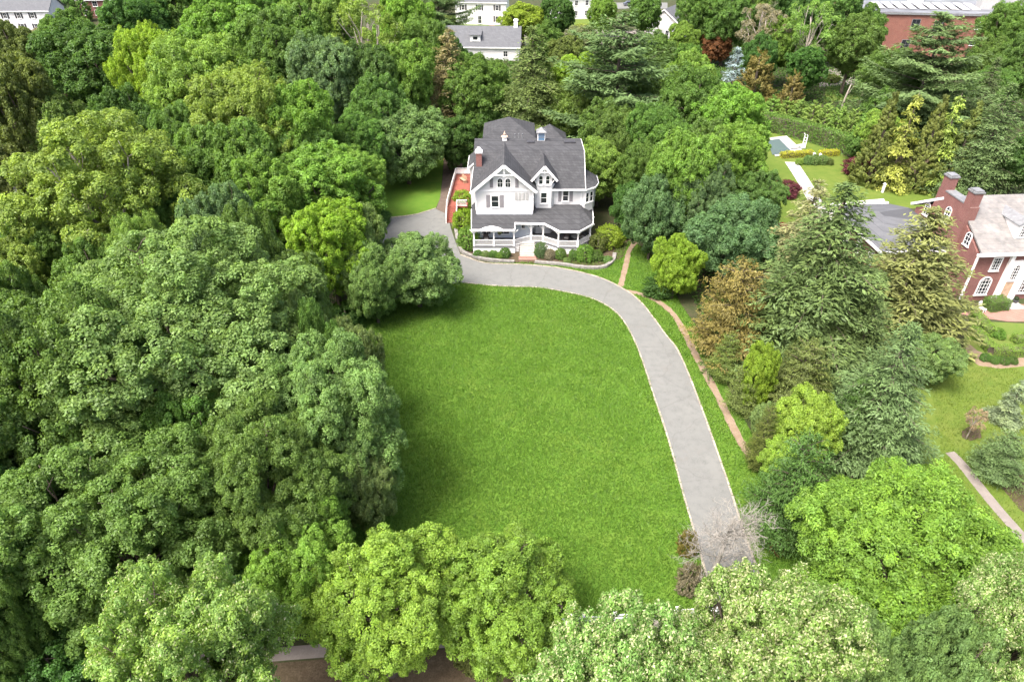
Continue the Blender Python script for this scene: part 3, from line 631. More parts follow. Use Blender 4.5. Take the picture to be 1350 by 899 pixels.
# ------------------------------------------------------------------ building helpers
def window(parent, x, y, z, wd, ht, rz=0.0, cols=1, rows=2, arched=False, frame='trim', glass='glass_dark', fw=0.09, sill=True, muntin=0.035):
    """window standing in front of a wall; x,y,z = middle of its foot; faces -y turned by rz. Frame with muntins > pane"""
    f = MB(); n = 9; a = wd/2
    def out(k, rise):
        pts = [(-k,0.0 if k==a else fw),( k,0.0 if k==a else fw)]
        top = ht - (a if arched else 0)
        if arched:
            for i in range(n+1):
                t = math.pi*i/n; pts.append((math.cos(t)*k, top+math.sin(t)*k))
        else: pts += [(k,ht-(0 if k==a else fw)),(-k,ht-(0 if k==a else fw))]
        return pts
    o,i_ = out(a,0),out(a-fw,0); m = len(o)
    vs = [(p[0],-0.09,p[1]) for p in o]+[(p[0],-0.09,p[1]) for p in i_]+[(p[0],0.02,p[1]) for p in o]+[(p[0],-0.02,p[1]) for p in i_]
    fs = []
    for k in range(m):
        j = (k+1)%m; fs += [(k,j,m+j,m+k),(k,2*m+k,2*m+j,j),(m+k,m+j,3*m+j,3*m+k)]
    f.add(vs,fs)
    for c in range(1,cols): xx = -a+wd*c/cols; f.box(xx-muntin/2,xx+muntin/2,-0.062,-0.03,fw,ht-fw-(a*0.25 if arched else 0))
    for r in range(1,rows): zz = ht*r/rows; f.box(-a+fw,a-fw,-0.060,-0.032,zz-muntin/2,zz+muntin/2)
    if sill: f.box(-a-0.07,a+0.07,-0.15,0.02,-0.08,-0.002)
    w_ = f.build('window',frame,parent); w_.location = (x,y,z); w_.rotation_euler = (0,0,rz)
    g_ = MB(); g_.add([(p[0],-0.03,p[1]) for p in i_],[tuple(range(m))]); g_.build('pane',glass,w_)
    return w_
def shutter(parent, x, y, z, wd, ht, rz=0.0, m='shutter_grey'):
    s = MB(); s.box(-wd/2,wd/2,-0.05,0.02,0,ht)
    k = 9
    for i in range(k): zz = 0.06+(ht-0.12)*i/k; s.box(-wd/2+0.05,wd/2-0.05,-0.07,-0.048,zz,zz+(ht-0.12)/k*0.55)
    o = s.build('shutter',m,parent); o.location = (x,y,z); o.rotation_euler = (0,0,rz); return o
def chimney(parent, x0, x1, y0, y1, z0, z1, m='brick', cap='trim', pot=None, rz=0):
    c = MB(); c.box(x0,x1,y0,y1,z0,z1); o = c.build('chimney',m,parent)
    k = MB(); k.box(x0-0.1,x1+0.1,y0-0.1,y1+0.1,z1,z1+0.16); k.box(x0+0.02,x1-0.02,y0+0.02,y1-0.02,z1+0.16,z1+0.32); k.build('chimney_cap',cap,o)
    if pot:
        p = MB(); p.lathe((x0+x1)/2,(y0+y1)/2,[(0.22,z1+0.32),(0.2,z1+0.55),(0.24,z1+0.6),(0.15,z1+0.63)],12); p.build('chimney_pot',pot,o)
    return o
def trimline(mb, pts, wd, ht):
    for a,b in zip(pts[:-1],pts[1:]): mb.beam(a,b,wd,ht)

# ------------------------------------------------------------------ the white house
HS = thing('house','large white Victorian house with grey shingled gables at the head of the curved driveway','house',(2.2,82.7,0))
HX,HY = 2.2,82.7
def part(mb,name,m,parent=None):
    """geometry given in place coordinates, parented to the house"""
    mb.v = [(p[0]-HX,p[1]-HY,p[2]) for p in mb.v]; return mb.build(name,m,parent or HS)
def win(x,y,z,wd,ht,rz=0.0,**k): return window(HS,x-HX,y-HY,z,wd,ht,rz,**k)
def shut(x,y,z,wd,ht,rz=0.0,m='shutter_grey'): return shutter(HS,x-HX,y-HY,z,wd,ht,rz,m)
W = MB()
W.box(-4.7,2.75,82.7,96.9,1.0,7.72)                                            # gabled block
W.box(2.75,9.2,84.6,97.0,1.0,7.2)                                              # long block
W.profile([(-4.7,7.72),(2.75,7.72),(-1.0,10.86)],82.7,91.0)                     # front gable
for x0,x1 in ((-4.699,-4.5),(8.999,9.199)):                                     # end gables of the long roof
    W.add([(x0,y,z) for y,z in ((84.4,7.2),(88.5,10.55),(91.5,11.2),(97,7.2))]+[(x1,y,z) for y,z in ((84.4,7.2),(88.5,10.55),(91.5,11.2),(97,7.2))],[(3,2,1,0),(4,5,6,7),(0,1,5,4),(1,2,6,5),(2,3,7,6),(3,0,4,7)])
W.prism([(2.76,84.62),(3.2,83.9),(5.15,83.9),(5.6,84.62)],1.0,7.75)             # three-sided projection under the dormer
W.box(3.12,5.2,83.88,87.6,7.75,9.0); W.profile([(3.12,9.0),(5.2,9.0),(4.16,10.25)],83.88,88.0)
BAY = [(8.7,85.0),(9.6,84.35),(10.75,85.2),(11.15,86.4),(11.15,88.6),(10.3,89.6),(8.7,89.6)]
W.prism(BAY,3.9,7.15)                                                          # bay at the corner, upper floor
W.prism([(8.7,85.3),(9.5,84.9),(10.5,85.6),(10.8,86.6),(10.8,88.5),(10.1,89.4),(8.7,89.4)],1.0,3.9)
W.box(-5.9,-4.7,92.4,96.8,1.0,6.95)                                             # low wing on the deck side
W.box(-3.8,3.0,96.9,103.1,1.0,9.7)                                           # tower block behind
W.box(3.1,7.6,97.0,101.2,1.0,8.85)
part(W,'wall','siding')
FW = MB(); FW.box(-4.6,2.65,82.62,82.7,1.0,4.7); FW.box(2.75,9.1,84.5,84.6,1.0,4.7); part(FW,'porch_wall','siding_blue')
FN = MB(); FN.box(-4.6,9.1,82.9,96.8,0.0,0.99); FN.box(-5.85,-4.65,92.5,96.7,0.0,0.99); FN.box(-3.8,7.7,96.8,101.0,0.0,0.99); FN.box(9.1,10.6,85.5,89.2,0,0.99); part(FN,'foundation','stone_grey')
# roofs
def roof(polys, t=0.18, name='roof', m='shingle'):
    b = MB(); b.slab(polys,t); return part(b,name,m)
e0,bk,rd,e1 = (84.05,7.28),(88.5,10.78),(91.5,11.4),(97.4,7.25); xl,xr = -5.05,9.55
roof([[(xl,e0[0],e0[1]),(xr,e0[0],e0[1]),(xr,bk[0],bk[1]),(xl,bk[0],bk[1])],[(xl,bk[0],bk[1]),(xr,bk[0],bk[1]),(xr-0.25,rd[0],rd[1]),(xl,rd[0],rd[1])],[(xl,rd[0],rd[1]),(xr-0.25,rd[0],rd[1]),(xr,e1[0],e1[1]),(xl,e1[0],e1[1])]])
gz,gx = 11.25,-1.0; gs = 0.845
def gab(x): return gz-gs*abs(x-gx)
roof([[(-5.3,82.05,gab(-5.3)),(gx,82.05,gz),(gx,91.3,gz),(-5.3,91.3,gab(-5.3))],[(gx,82.05,gz),(3.15,82.05,gab(3.15)),(3.15,87.5,gab(3.15)),(gx,91.3,gz)]],0.2,'gable_roof')
dz,dx = 10.62,4.16
roof([[(2.48,83.4,dz-1.15*1.68),(dx,83.4,dz),(dx,88.6,dz),(2.48,86.9,dz-1.15*1.68)],[(dx,83.4,dz),(5.84,83.4,dz-1.15*1.68),(5.84,86.9,dz-1.15*1.68),(dx,88.6,dz)]],0.16,'dormer_roof')
bo = [(8.6,84.55),(9.65,83.98),(11.0,85.0),(11.5,86.3),(11.5,88.8),(10.5,89.95),(8.6,89.95)]; bi = [(8.6,85.6),(9.0,85.7),(9.25,86.2),(9.3,86.9),(9.3,88.2),(9.1,88.9),(8.6,89.2)]
roof([[(*bo[i],7.2),(*bo[i+1],7.2),(*bi[i+1],8.6),(*bi[i],8.6)] for i in range(6)]+[[(*p,8.6) for p in bi]],0.15,'bay_roof')
def pyramid(x0,x1,y0,y1,z,top): c = ((x0+x1)/2,(y0+y1)/2,top); q = [(x0,y0,z),(x1,y0,z),(x1,y1,z),(x0,y1,z)]; return [[q[i],q[(i+1)%4],c] for i in range(4)]
roof(pyramid(-4.2,3.4,96.5,103.5,9.75,11.75),0.18,'tower_roof'); roof(pyramid(2.95,8.0,96.8,101.6,8.9,10.95),0.18,'tower_roof')
roof([[(-6.2,92.0,7.0),(-4.72,92.0,8.3),(-4.72,97.2,8.3),(-6.2,97.2,7.0)]],0.16,'wing_roof')
# porch roof: front edge with a recess over the steps and an eight-sided end
pz = 3.55
PF = [G(621.5,302.8,pz),G(678.6,302.8,pz),None,None,G(737.6,304.0,pz),G(764,304.2,pz),G(781.8,295.2,pz),G(782,285.5,pz)]
psl = 0.27; yf = PF[0][1]
def on_roof(u,v):
    d_ = ray(u,v); t_ = (pz-CAM_H-psl*yf)/(d_[2]-psl*d_[1]); return float(d_[0]*t_),float(d_[1]*t_)
PF[2],PF[3] = on_roof(678.8,293.6),on_roof(718,294.6)
def rz_(p): return pz+psl*(p[1]-yf)
PZ = [rz_(p) if i < 6 else pz for i,p in enumerate(PF)]
hub = (8.95,84.75); hz = rz_(hub)
roof([[(*PF[i],PZ[i]) for i in range(6)]+[(*hub,hz),(-4.55,84.75,rz_((0,84.75)))],[(*PF[5],PZ[5]),(*PF[6],pz),(*hub,hz)],[(*PF[6],pz),(*PF[7],pz),(*hub,hz)],[(*PF[7],pz),(11.0,87.4,pz),(8.95,87.4,hz),(*hub,hz)],[(*PF[0],PZ[0]),(-4.55,84.75,rz_((0,84.75))),(-4.6,87.2,4.6),(-5.5,87.2,pz)]],0.12,'porch_roof')
# white trim: rakes, eaves, fascias
t = MB()
trimline(t,[(-5.3,82.02,gab(-5.3)-0.15),(gx,82.02,gz-0.15)],0.09,0.34); trimline(t,[(gx,82.02,gz-0.15),(3.15,82.02,gab(3.15)-0.15)],0.09,0.34)
trimline(t,[(2.48,83.37,dz-1.15*1.68-0.12),(dx,83.37,dz-0.12)],0.08,0.28); trimline(t,[(dx,83.37,dz-0.12),(5.84,83.37,dz-1.15*1.68-0.12)],0.08,0.28)
trimline(t,[(3.15,84.0,7.12),(9.57,84.0,7.12)],0.09,0.22); trimline(t,[(xr+0.03,84.0,7.15),(xr+0.03,88.5,10.65)],0.07,0.26)
trimline(t,[(xr+0.03,88.5,10.65),(xr-0.22,91.5,11.27)],0.07,0.22); trimline(t,[(-5.33,82.0,gab(-5.3)-0.13),(-5.33,91.2,gab(-5.3)-0.13)],0.07,0.2)
for a,b in zip(bo[:-1],bo[1:]): t.beam((*a,7.1),(*b,7.1),0.08,0.22)
trimline(t,[(-6.23,91.95,6.9),(-6.23,97.2,6.9)],0.08,0.2); trimline(t,[(-6.23,91.96,6.92),(-4.72,91.96,8.22)],0.08,0.2)
part(t,'trim','trim')
t = MB()
for i in range(7): t.beam((PF[i][0],PF[i][1]-0.03,PZ[i]-0.1),(PF[i+1][0],PF[i+1][1]-0.03,PZ[i+1]-0.1),0.1,0.26)
t.beam((*PF[0],pz-0.1),(-5.5,86,pz-0.1),0.1,0.26); t.beam((*PF[7],pz-0.1),(11.0,87,pz-0.1),0.1,0.26)
part(t,'fascia','trim')
pd = MB(); xm = (PF[0][0]+PF[1][0])/2-0.2; yv = PF[0][1]-0.12
pd.profile([(xm-1.7,pz-0.05),(xm+1.7,pz-0.05),(xm,pz+0.36)],yv,yv+0.5); part(pd,'pediment','trim')
# gable ornament: collar, hanging post, small brackets
o_ = MB(); o_.beam((-2.2,82.0,9.9),(0.2,82.0,9.9),0.06,0.10); o_.beam((gx,81.98,11.0),(gx,81.98,9.7),0.09,0.09)
for s in (-1,1): o_.beam((gx,81.97,9.82),(gx+s*0.9,81.97,9.97),0.05,0.07)
part(o_,'bargeboard','trim'); o_ = MB()
o_.beam((dx-0.62,83.34,9.75),(dx+0.62,83.34,9.75),0.05,0.09); o_.beam((dx,83.32,10.45),(dx,83.32,9.6),0.07,0.07)
part(o_,'bargeboard','trim')
for s in (-1,1): o_ = MB(); o_.beam((dx+s*1.25,83.5,8.65),(dx+s*1.0,83.85,8.05),0.1,0.1); part(o_,'bracket','trim')
bl = MB(); bl.box(-4.72,2.77,82.62,82.70,7.5,7.66); bl.box(-4.72,2.77,82.64,82.70,4.82,4.98); bl.box(0.6,2.4,82.63,82.7,5.25,5.42)
for xx in (-4.66,2.69): bl.box(xx-0.09,xx+0.09,82.62,82.70,4.98,7.5)
bl.box(5.62,9.22,84.53,84.6,6.85,7.05); bl.box(9.05,9.2,84.54,84.6,4.8,6.85)
part(bl,'corner_board','trim')
# windows of the upper floors
for xx in (-1.62,-0.62): win(xx+0.1,82.7,7.98,0.78,1.32,arched=True,cols=2,rows=2)
for xx in (-2.62,0.62): shut(xx,82.7,8.0,0.42,1.25)
win(-2.2,82.7,5.3,1.05,1.65,cols=1,rows=2); shut(-3.08,82.7,5.3,0.5,1.7); shut(-1.32,82.7,5.3,0.5,1.7)
for i in range(4):
    p_ = MB(); p_.box(-0.17,0.17,-0.05,0.02,0,1.0); p_.box(-0.12,0.12,-0.07,-0.045,0.07,0.93)
    q_ = p_.build('wall_panel','panel_grey',HS); q_.location = (0.55+i*0.46-HX,82.7-HY,6.3)
for xx in (3.72,4.6): win(xx,83.88,7.92,0.62,1.28,arched=True,cols=1,rows=2)
win(4.16,83.9,5.3,0.9,1.6,cols=1,rows=2); win(2.96,84.25,5.2,0.42,1.45,R(-58),cols=1,rows=2,sill=False)
win(7.05,84.6,5.3,0.85,1.55,cols=1,rows=2); shut(6.3,84.6,5.3,0.42,1.55); shut(7.8,84.6,5.3,0.42,1.55)
an = math.atan2(85.2-84.35,10.75-9.6)
for k in (0.25,0.77): win(9.6+1.15*k*0.98,84.35+0.85*k*0.98,5.15,0.62,1.45,an,cols=1,rows=2)
win(11.15,87.4,5.1,0.7,1.4,R(90),cols=1,rows=2)
win(-4.7,85.5,5.3,0.8,1.4,R(-90),cols=1,rows=2); win(-5.9,94.5,3.3,0.8,1.5,R(-90),cols=1,rows=2)
# ground floor behind the porch: doors and windows in shadow
for xx,ww in ((-3.4,1.3),(-1.1,1.6)): win(xx,82.62,1.5,ww,2.2,cols=2,rows=2)
win(1.6,82.62,2.3,0.8,1.1,cols=2,rows=2)
for xx in (3.6,4.45,5.2): win(xx,83.9 if xx < 5.1 else 83.9,1.9,0.55,1.6,cols=1,rows=2)
win(6.6,84.5,1.5,1.1,2.0,cols=1,rows=2); win(8.2,84.5,1.5,1.1,2.0,cols=1,rows=2)
dr = MB(); dr.box(-0.5,0.5,-0.06,0.0,0,2.15); dr.box(-0.35,0.35,-0.09,-0.055,1.2,1.95); dr.box(-0.35,0.35,-0.09,-0.055,0.25,0.95)
d_ = dr.build('door','siding_blue',HS); d_.location = (2.2-HX,82.6-HY,1.02); kb = MB(); kb.lathe(0.4,-0.1,[(0.03,1.0),(0.05,1.04),(0.03,1.08)],8); kb.build('handle','metal_dark',d_)
# porch floor, posts, rails
fl = MB(); FP = [(p[0]*0.985+0.03,p[1]+0.28) for p in PF]
fl.prism([FP[0],FP[1],(FP[2][0],FP[2][1]),(FP[3][0],FP[3][1]),FP[4],FP[5],FP[6],FP[7],(9.5,84.3),(-4.4,82.6)],0.82,1.0); part(fl,'porch_floor','porch_grey')
sk = MB(); ring = [FP[0],FP[1],(FP[2][0],FP[2][1]),(FP[3][0],FP[3][1]),FP[4],FP[5],FP[6],FP[7]]
for a,b in zip(ring[:-1],ring[1:]): sk.beam((a[0],a[1]+0.08,0.4),(b[0],b[1]+0.08,0.4),0.05,0.8)
part(sk,'porch_skirt','trim')
posts = [(FP[0][0]+0.15,FP[0][1]+0.15),((FP[0][0]+FP[1][0])/2,FP[0][1]+0.15),(FP[1][0]-0.12,FP[1][1]+0.15),(FP[2][0]+2.1,FP[2][1]+0.15),(FP[3][0]-0.1,FP[3][1]+0.15),(FP[4][0],FP[4][1]+0.15),(FP[5][0],FP[5][1]+0.15),(FP[6][0]-0.12,FP[6][1]+0.12),(FP[7][0]-0.15,FP[7][1]+0.1)]
for x,y in posts:
    c = MB(); c.box(-0.13,0.13,-0.13,0.13,1.0,1.9); c.box(-0.09,0.09,-0.09,0.09,1.9,3.1); ct = rz_((x,y))-0.2 if y < 84 and x < PF[5][0]+0.1 else pz-0.16; c.box(-0.15,0.15,-0.15,0.15,3.1,ct)
    for s in (-1,1): c.beam((s*0.08,0,2.85),(s*0.5,0,pz-0.22),0.07,0.1)
    q = c.build('column','trim',HS); q.location = (x-HX,y-HY,0)
def rail(a,b,z=1.0,h=0.85,name='railing',m='trim',parent=None):
    r_ = MB(); r_.beam((*a,z+h),(*b,z+h),0.09,0.08); r_.beam((*a,z+0.12),(*b,z+0.12),0.07,0.07); L = math.dist(a,b); n = max(2,int(L/0.13))
    for i in range(1,n): k = i/n; x,y = a[0]+(b[0]-a[0])*k,a[1]+(b[1]-a[1])*k; r_.box(x-0.022,x+0.022,y-0.022,y+0.022,z+0.155,z+h-0.04)
    return part(r_,name,m,parent)
for i,j in ((0,1),(1,2),(2,3),(3,4),(4,5),(5,6),(6,7),(7,8)): rail(posts[i],posts[j])
# front steps with pale treads, lattice beside them and a brick landing
st = MB(); sx0,sx1 = 1.0,2.95; sy = FP[0][1]+0.75
for i in range(6): st.box(sx0,sx1,sy-0.32*(i+1),sy-0.32*i,0.02,0.92-0.15*i)
st.box(sx0,sx1,sy,sy+0.6,0.02,1.06); part(st,'stairs','stair_tan')
bs = MB(); bs.box(sx0-0.15,sx1+0.2,sy-2.75,sy-1.94,0.03,0.16); bs.box(sx0-0.05,sx1+0.1,sy-2.3,sy-1.945,0.16,0.26); part(bs,'landing','brick_paving')
lt = MB()
for i in range(12): x = 0.02+i*0.075; lt.box(x,x+0.04,sy-0.42,sy-0.39,0.05,0.9)
for i in range(8): lt.box(0.02,0.9,sy-0.39,sy-0.365,0.08+i*0.11,0.12+i*0.11)
part(lt,'lattice','trim')
# red side deck with white rail and stair
DK = px([(591,271),(604,219),(622,217),(625,262),(622,268),(606,268)],1.5); DK = [(x,min(y,108.0)) for x,y in DK]
dk = MB(); dk.prism([(-9.3,91.6),(-6.4,91.6),(-6.4,104.0),(-8.9,104.0)],1.32,1.5)
for x,y in ((-9.1,91.8),(-8.9,97),(-8.7,103.6)): dk.box(x-0.08,x+0.08,y-0.08,y+0.08,0,1.32)
deck = part(dk,'deck','deck_red')
dr_ = [((-9.3,91.6),(-8.9,104.0)),((-8.9,104.0),(-6.4,104.0)),((-7.9,91.6),(-6.45,91.6))]
for a,b in dr_:
    q = rail(a,b,1.5,0.95,'deck_railing','trim',deck)
    if b[0] != -6.45: bd = MB(); bd.beam((a[0],a[1],1.95),(b[0],b[1],1.95),0.03,0.6); part(bd,'rail_panel','trim',deck)
ds = MB()
for i in range(8): ds.box(-9.3,-7.95,91.6-0.3*(i+1),91.6-0.3*i,0.02,1.4-0.17*i)
part(ds,'deck_stairs','deck_red',deck)
for x in (-9.35,-7.9):
    q = MB(); q.beam((x,91.6,2.45),(x,89.2,1.05),0.09,0.1); q.beam((x,91.6,1.75),(x,89.2,0.35),0.07,0.08); q.box(x-0.07,x+0.07,89.1,89.24,0,1.15)
    for i in range(1,14): k = i/14; q.beam((x,91.6-2.4*k,1.75-1.4*k),(x,91.6-2.4*k,2.42-1.4*k),0.04,0.04)
    part(q,'stair_railing','trim',deck)
chimney(HS,-4.7-HX,-3.95-HX,86.6-HY,87.4-HY,7.0,11.1,'brick','trim','trim')
# cupola with a glazed front, ridge ornament, roof vents
cu = MB(); cu.box(-0.5,0.5,-0.5,0.5,10.9,12.4); cp = cu.build('cupola','trim',HS); cp.location = (3.95-HX,91.4-HY,0)
q = MB(); q.slab([[(-0.68,-0.68,12.42),(0.68,-0.68,12.42),(0,0,13.0)],[(0.68,-0.68,12.42),(0.68,0.68,12.42),(0,0,13.0)],[(0.68,0.68,12.42),(-0.68,0.68,12.42),(0,0,13.0)],[(-0.68,0.68,12.42),(-0.68,-0.68,12.42),(0,0,13.0)]],0.1); q.build('cupola_roof','metal_grey',cp)
q = MB(); q.box(-0.42,0.42,-0.53,-0.502,11.35,12.3); q.build('pane','glass_blue',cp)
q = MB(); q.box(-0.44,0.44,-0.55,-0.531,11.72,11.80); q.box(-0.44,0.44,-0.55,-0.531,12.0,12.06); q.build('louvre','metal_grey',cp)
fn = MB(); fn.box(-1.3,-0.7,90.9,91.5,11.2,11.75); fo = part(fn,'ridge_vent','trim'); 
q = MB(); q.lathe(-1.0,91.2,[(0.5,11.76),(0.42,11.86),(0.12,11.95),(0.1,12.05),(0.17,12.15),(0.08,12.27),(0.03,12.5)],10); part(q,'finial','copper',fo)
for x,wd in ((2.0,1.0),(7.0,1.5)):
    q = MB(); q.box(x,x+wd,90.2,90.9,11.05,11.35); part(q,'roof_hatch','metal_dark')
for x in (0.4,0.9,1.4): q = MB(); q.lathe(x,92.2,[(0.07,11.0),(0.07,11.75),(0.11,11.76),(0.11,11.82)],8); part(q,'vent_pipe','metal_grey')
# porch furniture and hanging baskets
def porch_chair(x,y,rz,label):
    o = thing('porch_chair',label,'chair',(x,y,1.0),rz,'dark wicker chairs on the porch')
    MB().box(-0.32,0.32,-0.3,0.3,0.3,0.40).build('seat','rattan',o); b = MB(); b.beam((0,0.30,0.40),(0,0.42,0.95),0.64,0.07); b.build('backrest','rattan',o)
    MB().box(-0.27,0.27,-0.26,0.24,0.402,0.5).build('cushion','cushion',o)
    for s in (-1,1):
        a = MB(); a.box(s*0.34-0.05,s*0.34+0.05,-0.3,0.3,0.58,0.64); a.box(s*0.34-0.04,s*0.34+0.04,-0.28,-0.2,0.3,0.58); a.build('armrest','rattan',o)
        for yy in (-0.25,0.25): MB().box(s*0.28-0.03,s*0.28+0.03,yy-0.03,yy+0.03,0,0.3).build('leg','rattan',o)
    return o
yb = FP[0][1]
porch_chair(-3.4,yb+1.4,R(10),'dark wicker porch chair with pale cushion behind the pedimented porch bay')
porch_chair(7.2,yb+1.7,R(-15),'dark wicker porch chair beside the round table in the eight sided porch end')
porch_chair(9.3,yb+1.9,R(40),'dark wicker porch chair in the outermost corner of the eight sided porch end')
tb = thing('porch_table','small round grey table between the wicker chairs in the eight sided porch end','table',(8.3,yb+1.5,1.0))
MB().lathe(0,0,[(0.5,0.7),(0.5,0.74)],16).build('tabletop','panel_grey',tb); MB().lathe(0,0,[(0.25,0),(0.25,0.04),(0.05,0.06),(0.05,0.7)],10).build('pedestal','metal_grey',tb)
def basket(x,y,z,label):
    o = thing('hanging_basket',label,'flower basket',(x,y,z))
    MB().lathe(0,0,[(0.08,-0.3),(0.2,-0.22),(0.26,-0.02),(0.24,0.0)],10).build('basket','rattan',o)
    q = MB()
    for i in range(3): a = i*2.09; q.tube([(0.24*math.cos(a),0.24*math.sin(a),0),(0,0,0.5)],0.008,4)
    q.build('chain','metal_dark',o)
    rg = np.random.default_rng(2); n = 260; d = nrm(rg.normal(size=(n,3))); P = d*np.array([0.36,0.36,0.26])*rg.uniform(0.5,1,(n,1))+np.array([0,0,0.05])
    tone = np.stack([rg.uniform(0.2,0.8,n),rg.uniform(0,0.4,n),(rg.random(n)<0.35)*0.6],1)
    l = link('foliage',quad_mesh('foliage',leaves_to_quads(P,d,rg.normal(size=(n,3)),np.full(n,0.14),np.full(n,0.09)),tone,'leaf'),o); l.color = (0.08,0.12,0.03,1)
    return o
basket((posts[1][0]+posts[2][0])/2-0.55,posts[1][1],2.9,'hanging flower basket between the front posts of the pedimented porch bay')
# planters on the red deck
for x,y,lab in ((-7.6,100.8,'tan wooden garden bench on the red deck beside the chimney'),):
    o = thing('garden_bench',lab,'bench',(x,y,1.5),R(-60)); MB().box(-0.8,0.8,-0.25,0.25,0.4,0.46).build('seat','wood_tan',o)
    b = MB(); b.box(-0.8,0.8,0.25,0.31,0.55,1.0); b.build('backrest','wood_tan',o)
    for sx_ in (-0.7,0.7): MB().box(sx_-0.05,sx_+0.05,-0.22,0.31,0,0.4).build('leg','wood_tan',o)
# stone edging wall round the planting bed
sw = MB(); pts = smooth_line(px([(601,304),(604,320),(611,334),(640,343.5),(678,346.5)]),4)
pts2 = smooth_line(px([(705,347),(740,350),(770,354),(795,353.5),(808,345),(810,336)]),4)
rg = random.Random(2)
for pl in (pts,pts2):
    for a,b in zip(pl[:-1],pl[1:]): sw.beam((*a,0.17),(*b,0.17),0.42+rg.uniform(-0.05,0.05),0.34+rg.uniform(-0.04,0.04))
tag(sw.build('retaining_wall','stone_grey'),'low grey stone wall edging the shrub bed in front of the white house','wall')

# ------------------------------------------------------------------ brick house on the right
YAW = R(4.0); BO = (52.0,68.1)
BH = thing('brick_house','red brick house with pale slate roof, twin chimneys and white arched windows','house',(BO[0],BO[1],0),YAW)
L_ = 26.0; Dp = 12.4
b = MB(); b.box(0,L_,0,Dp,0,6.35)
b.add([(0.0,y,z) for y,z in ((0.15,6.35),(Dp-0.15,6.35),(Dp/2,10.0))]+[(0.4,y,z) for y,z in ((0.15,6.35),(Dp-0.15,6.35),(Dp/2,10.0))],[(0,2,1),(3,4,5),(0,1,4,3),(1,2,5,4),(2,0,3,5)])
b.box(-7.5,0.1,5.0,17.5,0,4.3)
b.build('wall','brick',BH)
q = MB(); ez,rz_ = 6.55,10.45
q.slab([[(0.05,-0.55,ez),(L_+0.4,-0.55,ez),(L_+0.4,Dp/2,rz_),(0.05,Dp/2,rz_)],[(0.05,Dp/2,rz_),(L_+0.4,Dp/2,rz_),(L_+0.4,Dp+0.55,ez),(0.05,Dp+0.55,ez)]],0.2); q.build('roof','shingle_pale',BH)
q = MB(); q.slab([[(-8.0,4.6,4.35),(0.05,4.6,4.35),(-0.02,9.5,5.7),(-4.5,11.5,5.7)],[(-8.0,4.6,4.35),(-4.5,11.5,5.7),(-4.5,12.5,5.7),(-8.0,18,4.35)],[(-4.5,11.5,5.7),(-0.02,9.5,5.7),(-0.02,13.5,5.7),(-4.5,12.5,5.7)],[(-8.0,18,4.35),(-4.5,12.5,5.7),(-0.02,13.5,5.7),(0.05,18,4.35)]],0.15); q.build('wing_roof','shingle_blue',BH)
q = MB(); q.beam((-8,4.55,4.2),(0,4.55,4.2),0.15,0.3); q.beam((-8.05,4.6,4.2),(-8.05,18,4.2),0.15,0.3); q.beam((-8,18.05,4.3),(0,18.05,4.3),0.3,0.5); q.build('wing_cornice','trim',BH)
q = MB(); q.beam((-0.1,-0.6,6.32),(L_,-0.6,6.32),0.3,0.34); q.box(0.02,L_,-0.22,-0.001,5.95,6.2)
q.beam((-0.12,Dp+0.7,6.5),(-0.12,Dp/2+1.6,9.5),0.5,0.3); q.build('cornice','trim',BH)
# gable wall with twin chimneys and the parapet between them
q = MB(); q.box(-0.35,0.75,3.2,9.2,5.0,10.3); q.build('parapet','brick',BH)
for y0,y1,zt in ((3.3,4.45,11.9),(7.9,9.05,11.9)): chimney(BH,-0.36,0.66,y0,y1,9.9,zt,'brick','metal_grey')
q = MB(); q.box(-0.4,0.8,4.46,7.89,10.3,10.45); q.build('coping','metal_grey',BH)
window(BH,-0.35,6.2,7.1,1.0,2.0,R(-90),cols=2,rows=4,arched=True); window(BH,0.0,10.3,6.2,1.0,1.6,R(-90),cols=2,rows=3,arched=True); window(BH,0.0,2.1,6.2,1.0,1.6,R(-90),cols=2,rows=3,arched=True)
# dormers in the slate
for x in (5.2,10.6,16.0):
    zf = ez+(0.95+0.55)*(rz_-ez)/(Dp/2+0.55); d = MB(); d.box(x-0.75,x+0.75,1.0,3.6,zf-0.3,zf+1.75); dd = d.build('dormer','trim',BH)
    d = MB(); d.slab([[(x-0.95,0.75,zf+1.7),(x,0.75,zf+2.35),(x,5.0,zf+2.35),(x-0.95,4.0,zf+1.7)],[(x,0.75,zf+2.35),(x+0.95,0.75,zf+1.7),(x+0.95,4.0,zf+1.7),(x,5.0,zf+2.35)]],0.12); d.build('dormer_roof','metal_grey',dd)
    d = MB(); d.profile([(x-0.75,zf+1.7),(x+0.75,zf+1.7),(x,zf+2.2)],0.98,4.2); d.build('dormer_gable','trim',dd)
    window(dd,x,0.99,zf+0.15,0.9,1.45,cols=3,rows=4)
for x in (1.6,):
    window(BH,x+1.2,0,3.95,1.15,1.7,cols=4,rows=4,fw=0.12); window(BH,x+0.9,0,0.8,1.5,2.4,cols=4,rows=5,arched=True,fw=0.14)
for x in (7.6,11.0,15,19): window(BH,x,0,3.95,1.15,1.7,cols=4,rows=4,fw=0.12); window(BH,x,0,0.8,1.5,2.4,cols=4,rows=5,arched=True,fw=0.14)
for x in (4.35,6.4): q = MB(); q.box(x-0.22,x+0.22,-0.32,-0.002,0.1,5.95); q.box(x-0.3,x+0.3,-0.38,-0.003,0.05,0.4); q.build('pilaster','trim',BH)
q = MB(); q.box(4.75,6.1,-0.12,-0.002,0.1,5.2); o = q.build('door_surround','trim',BH); q = MB(); q.box(4.95,5.9,-0.16,-0.121,0.15,2.4); q = q.build('door','wood_tan',o)
window(o,5.42,-0.13,2.7,0.9,2.0,cols=3,rows=5,arched=True)
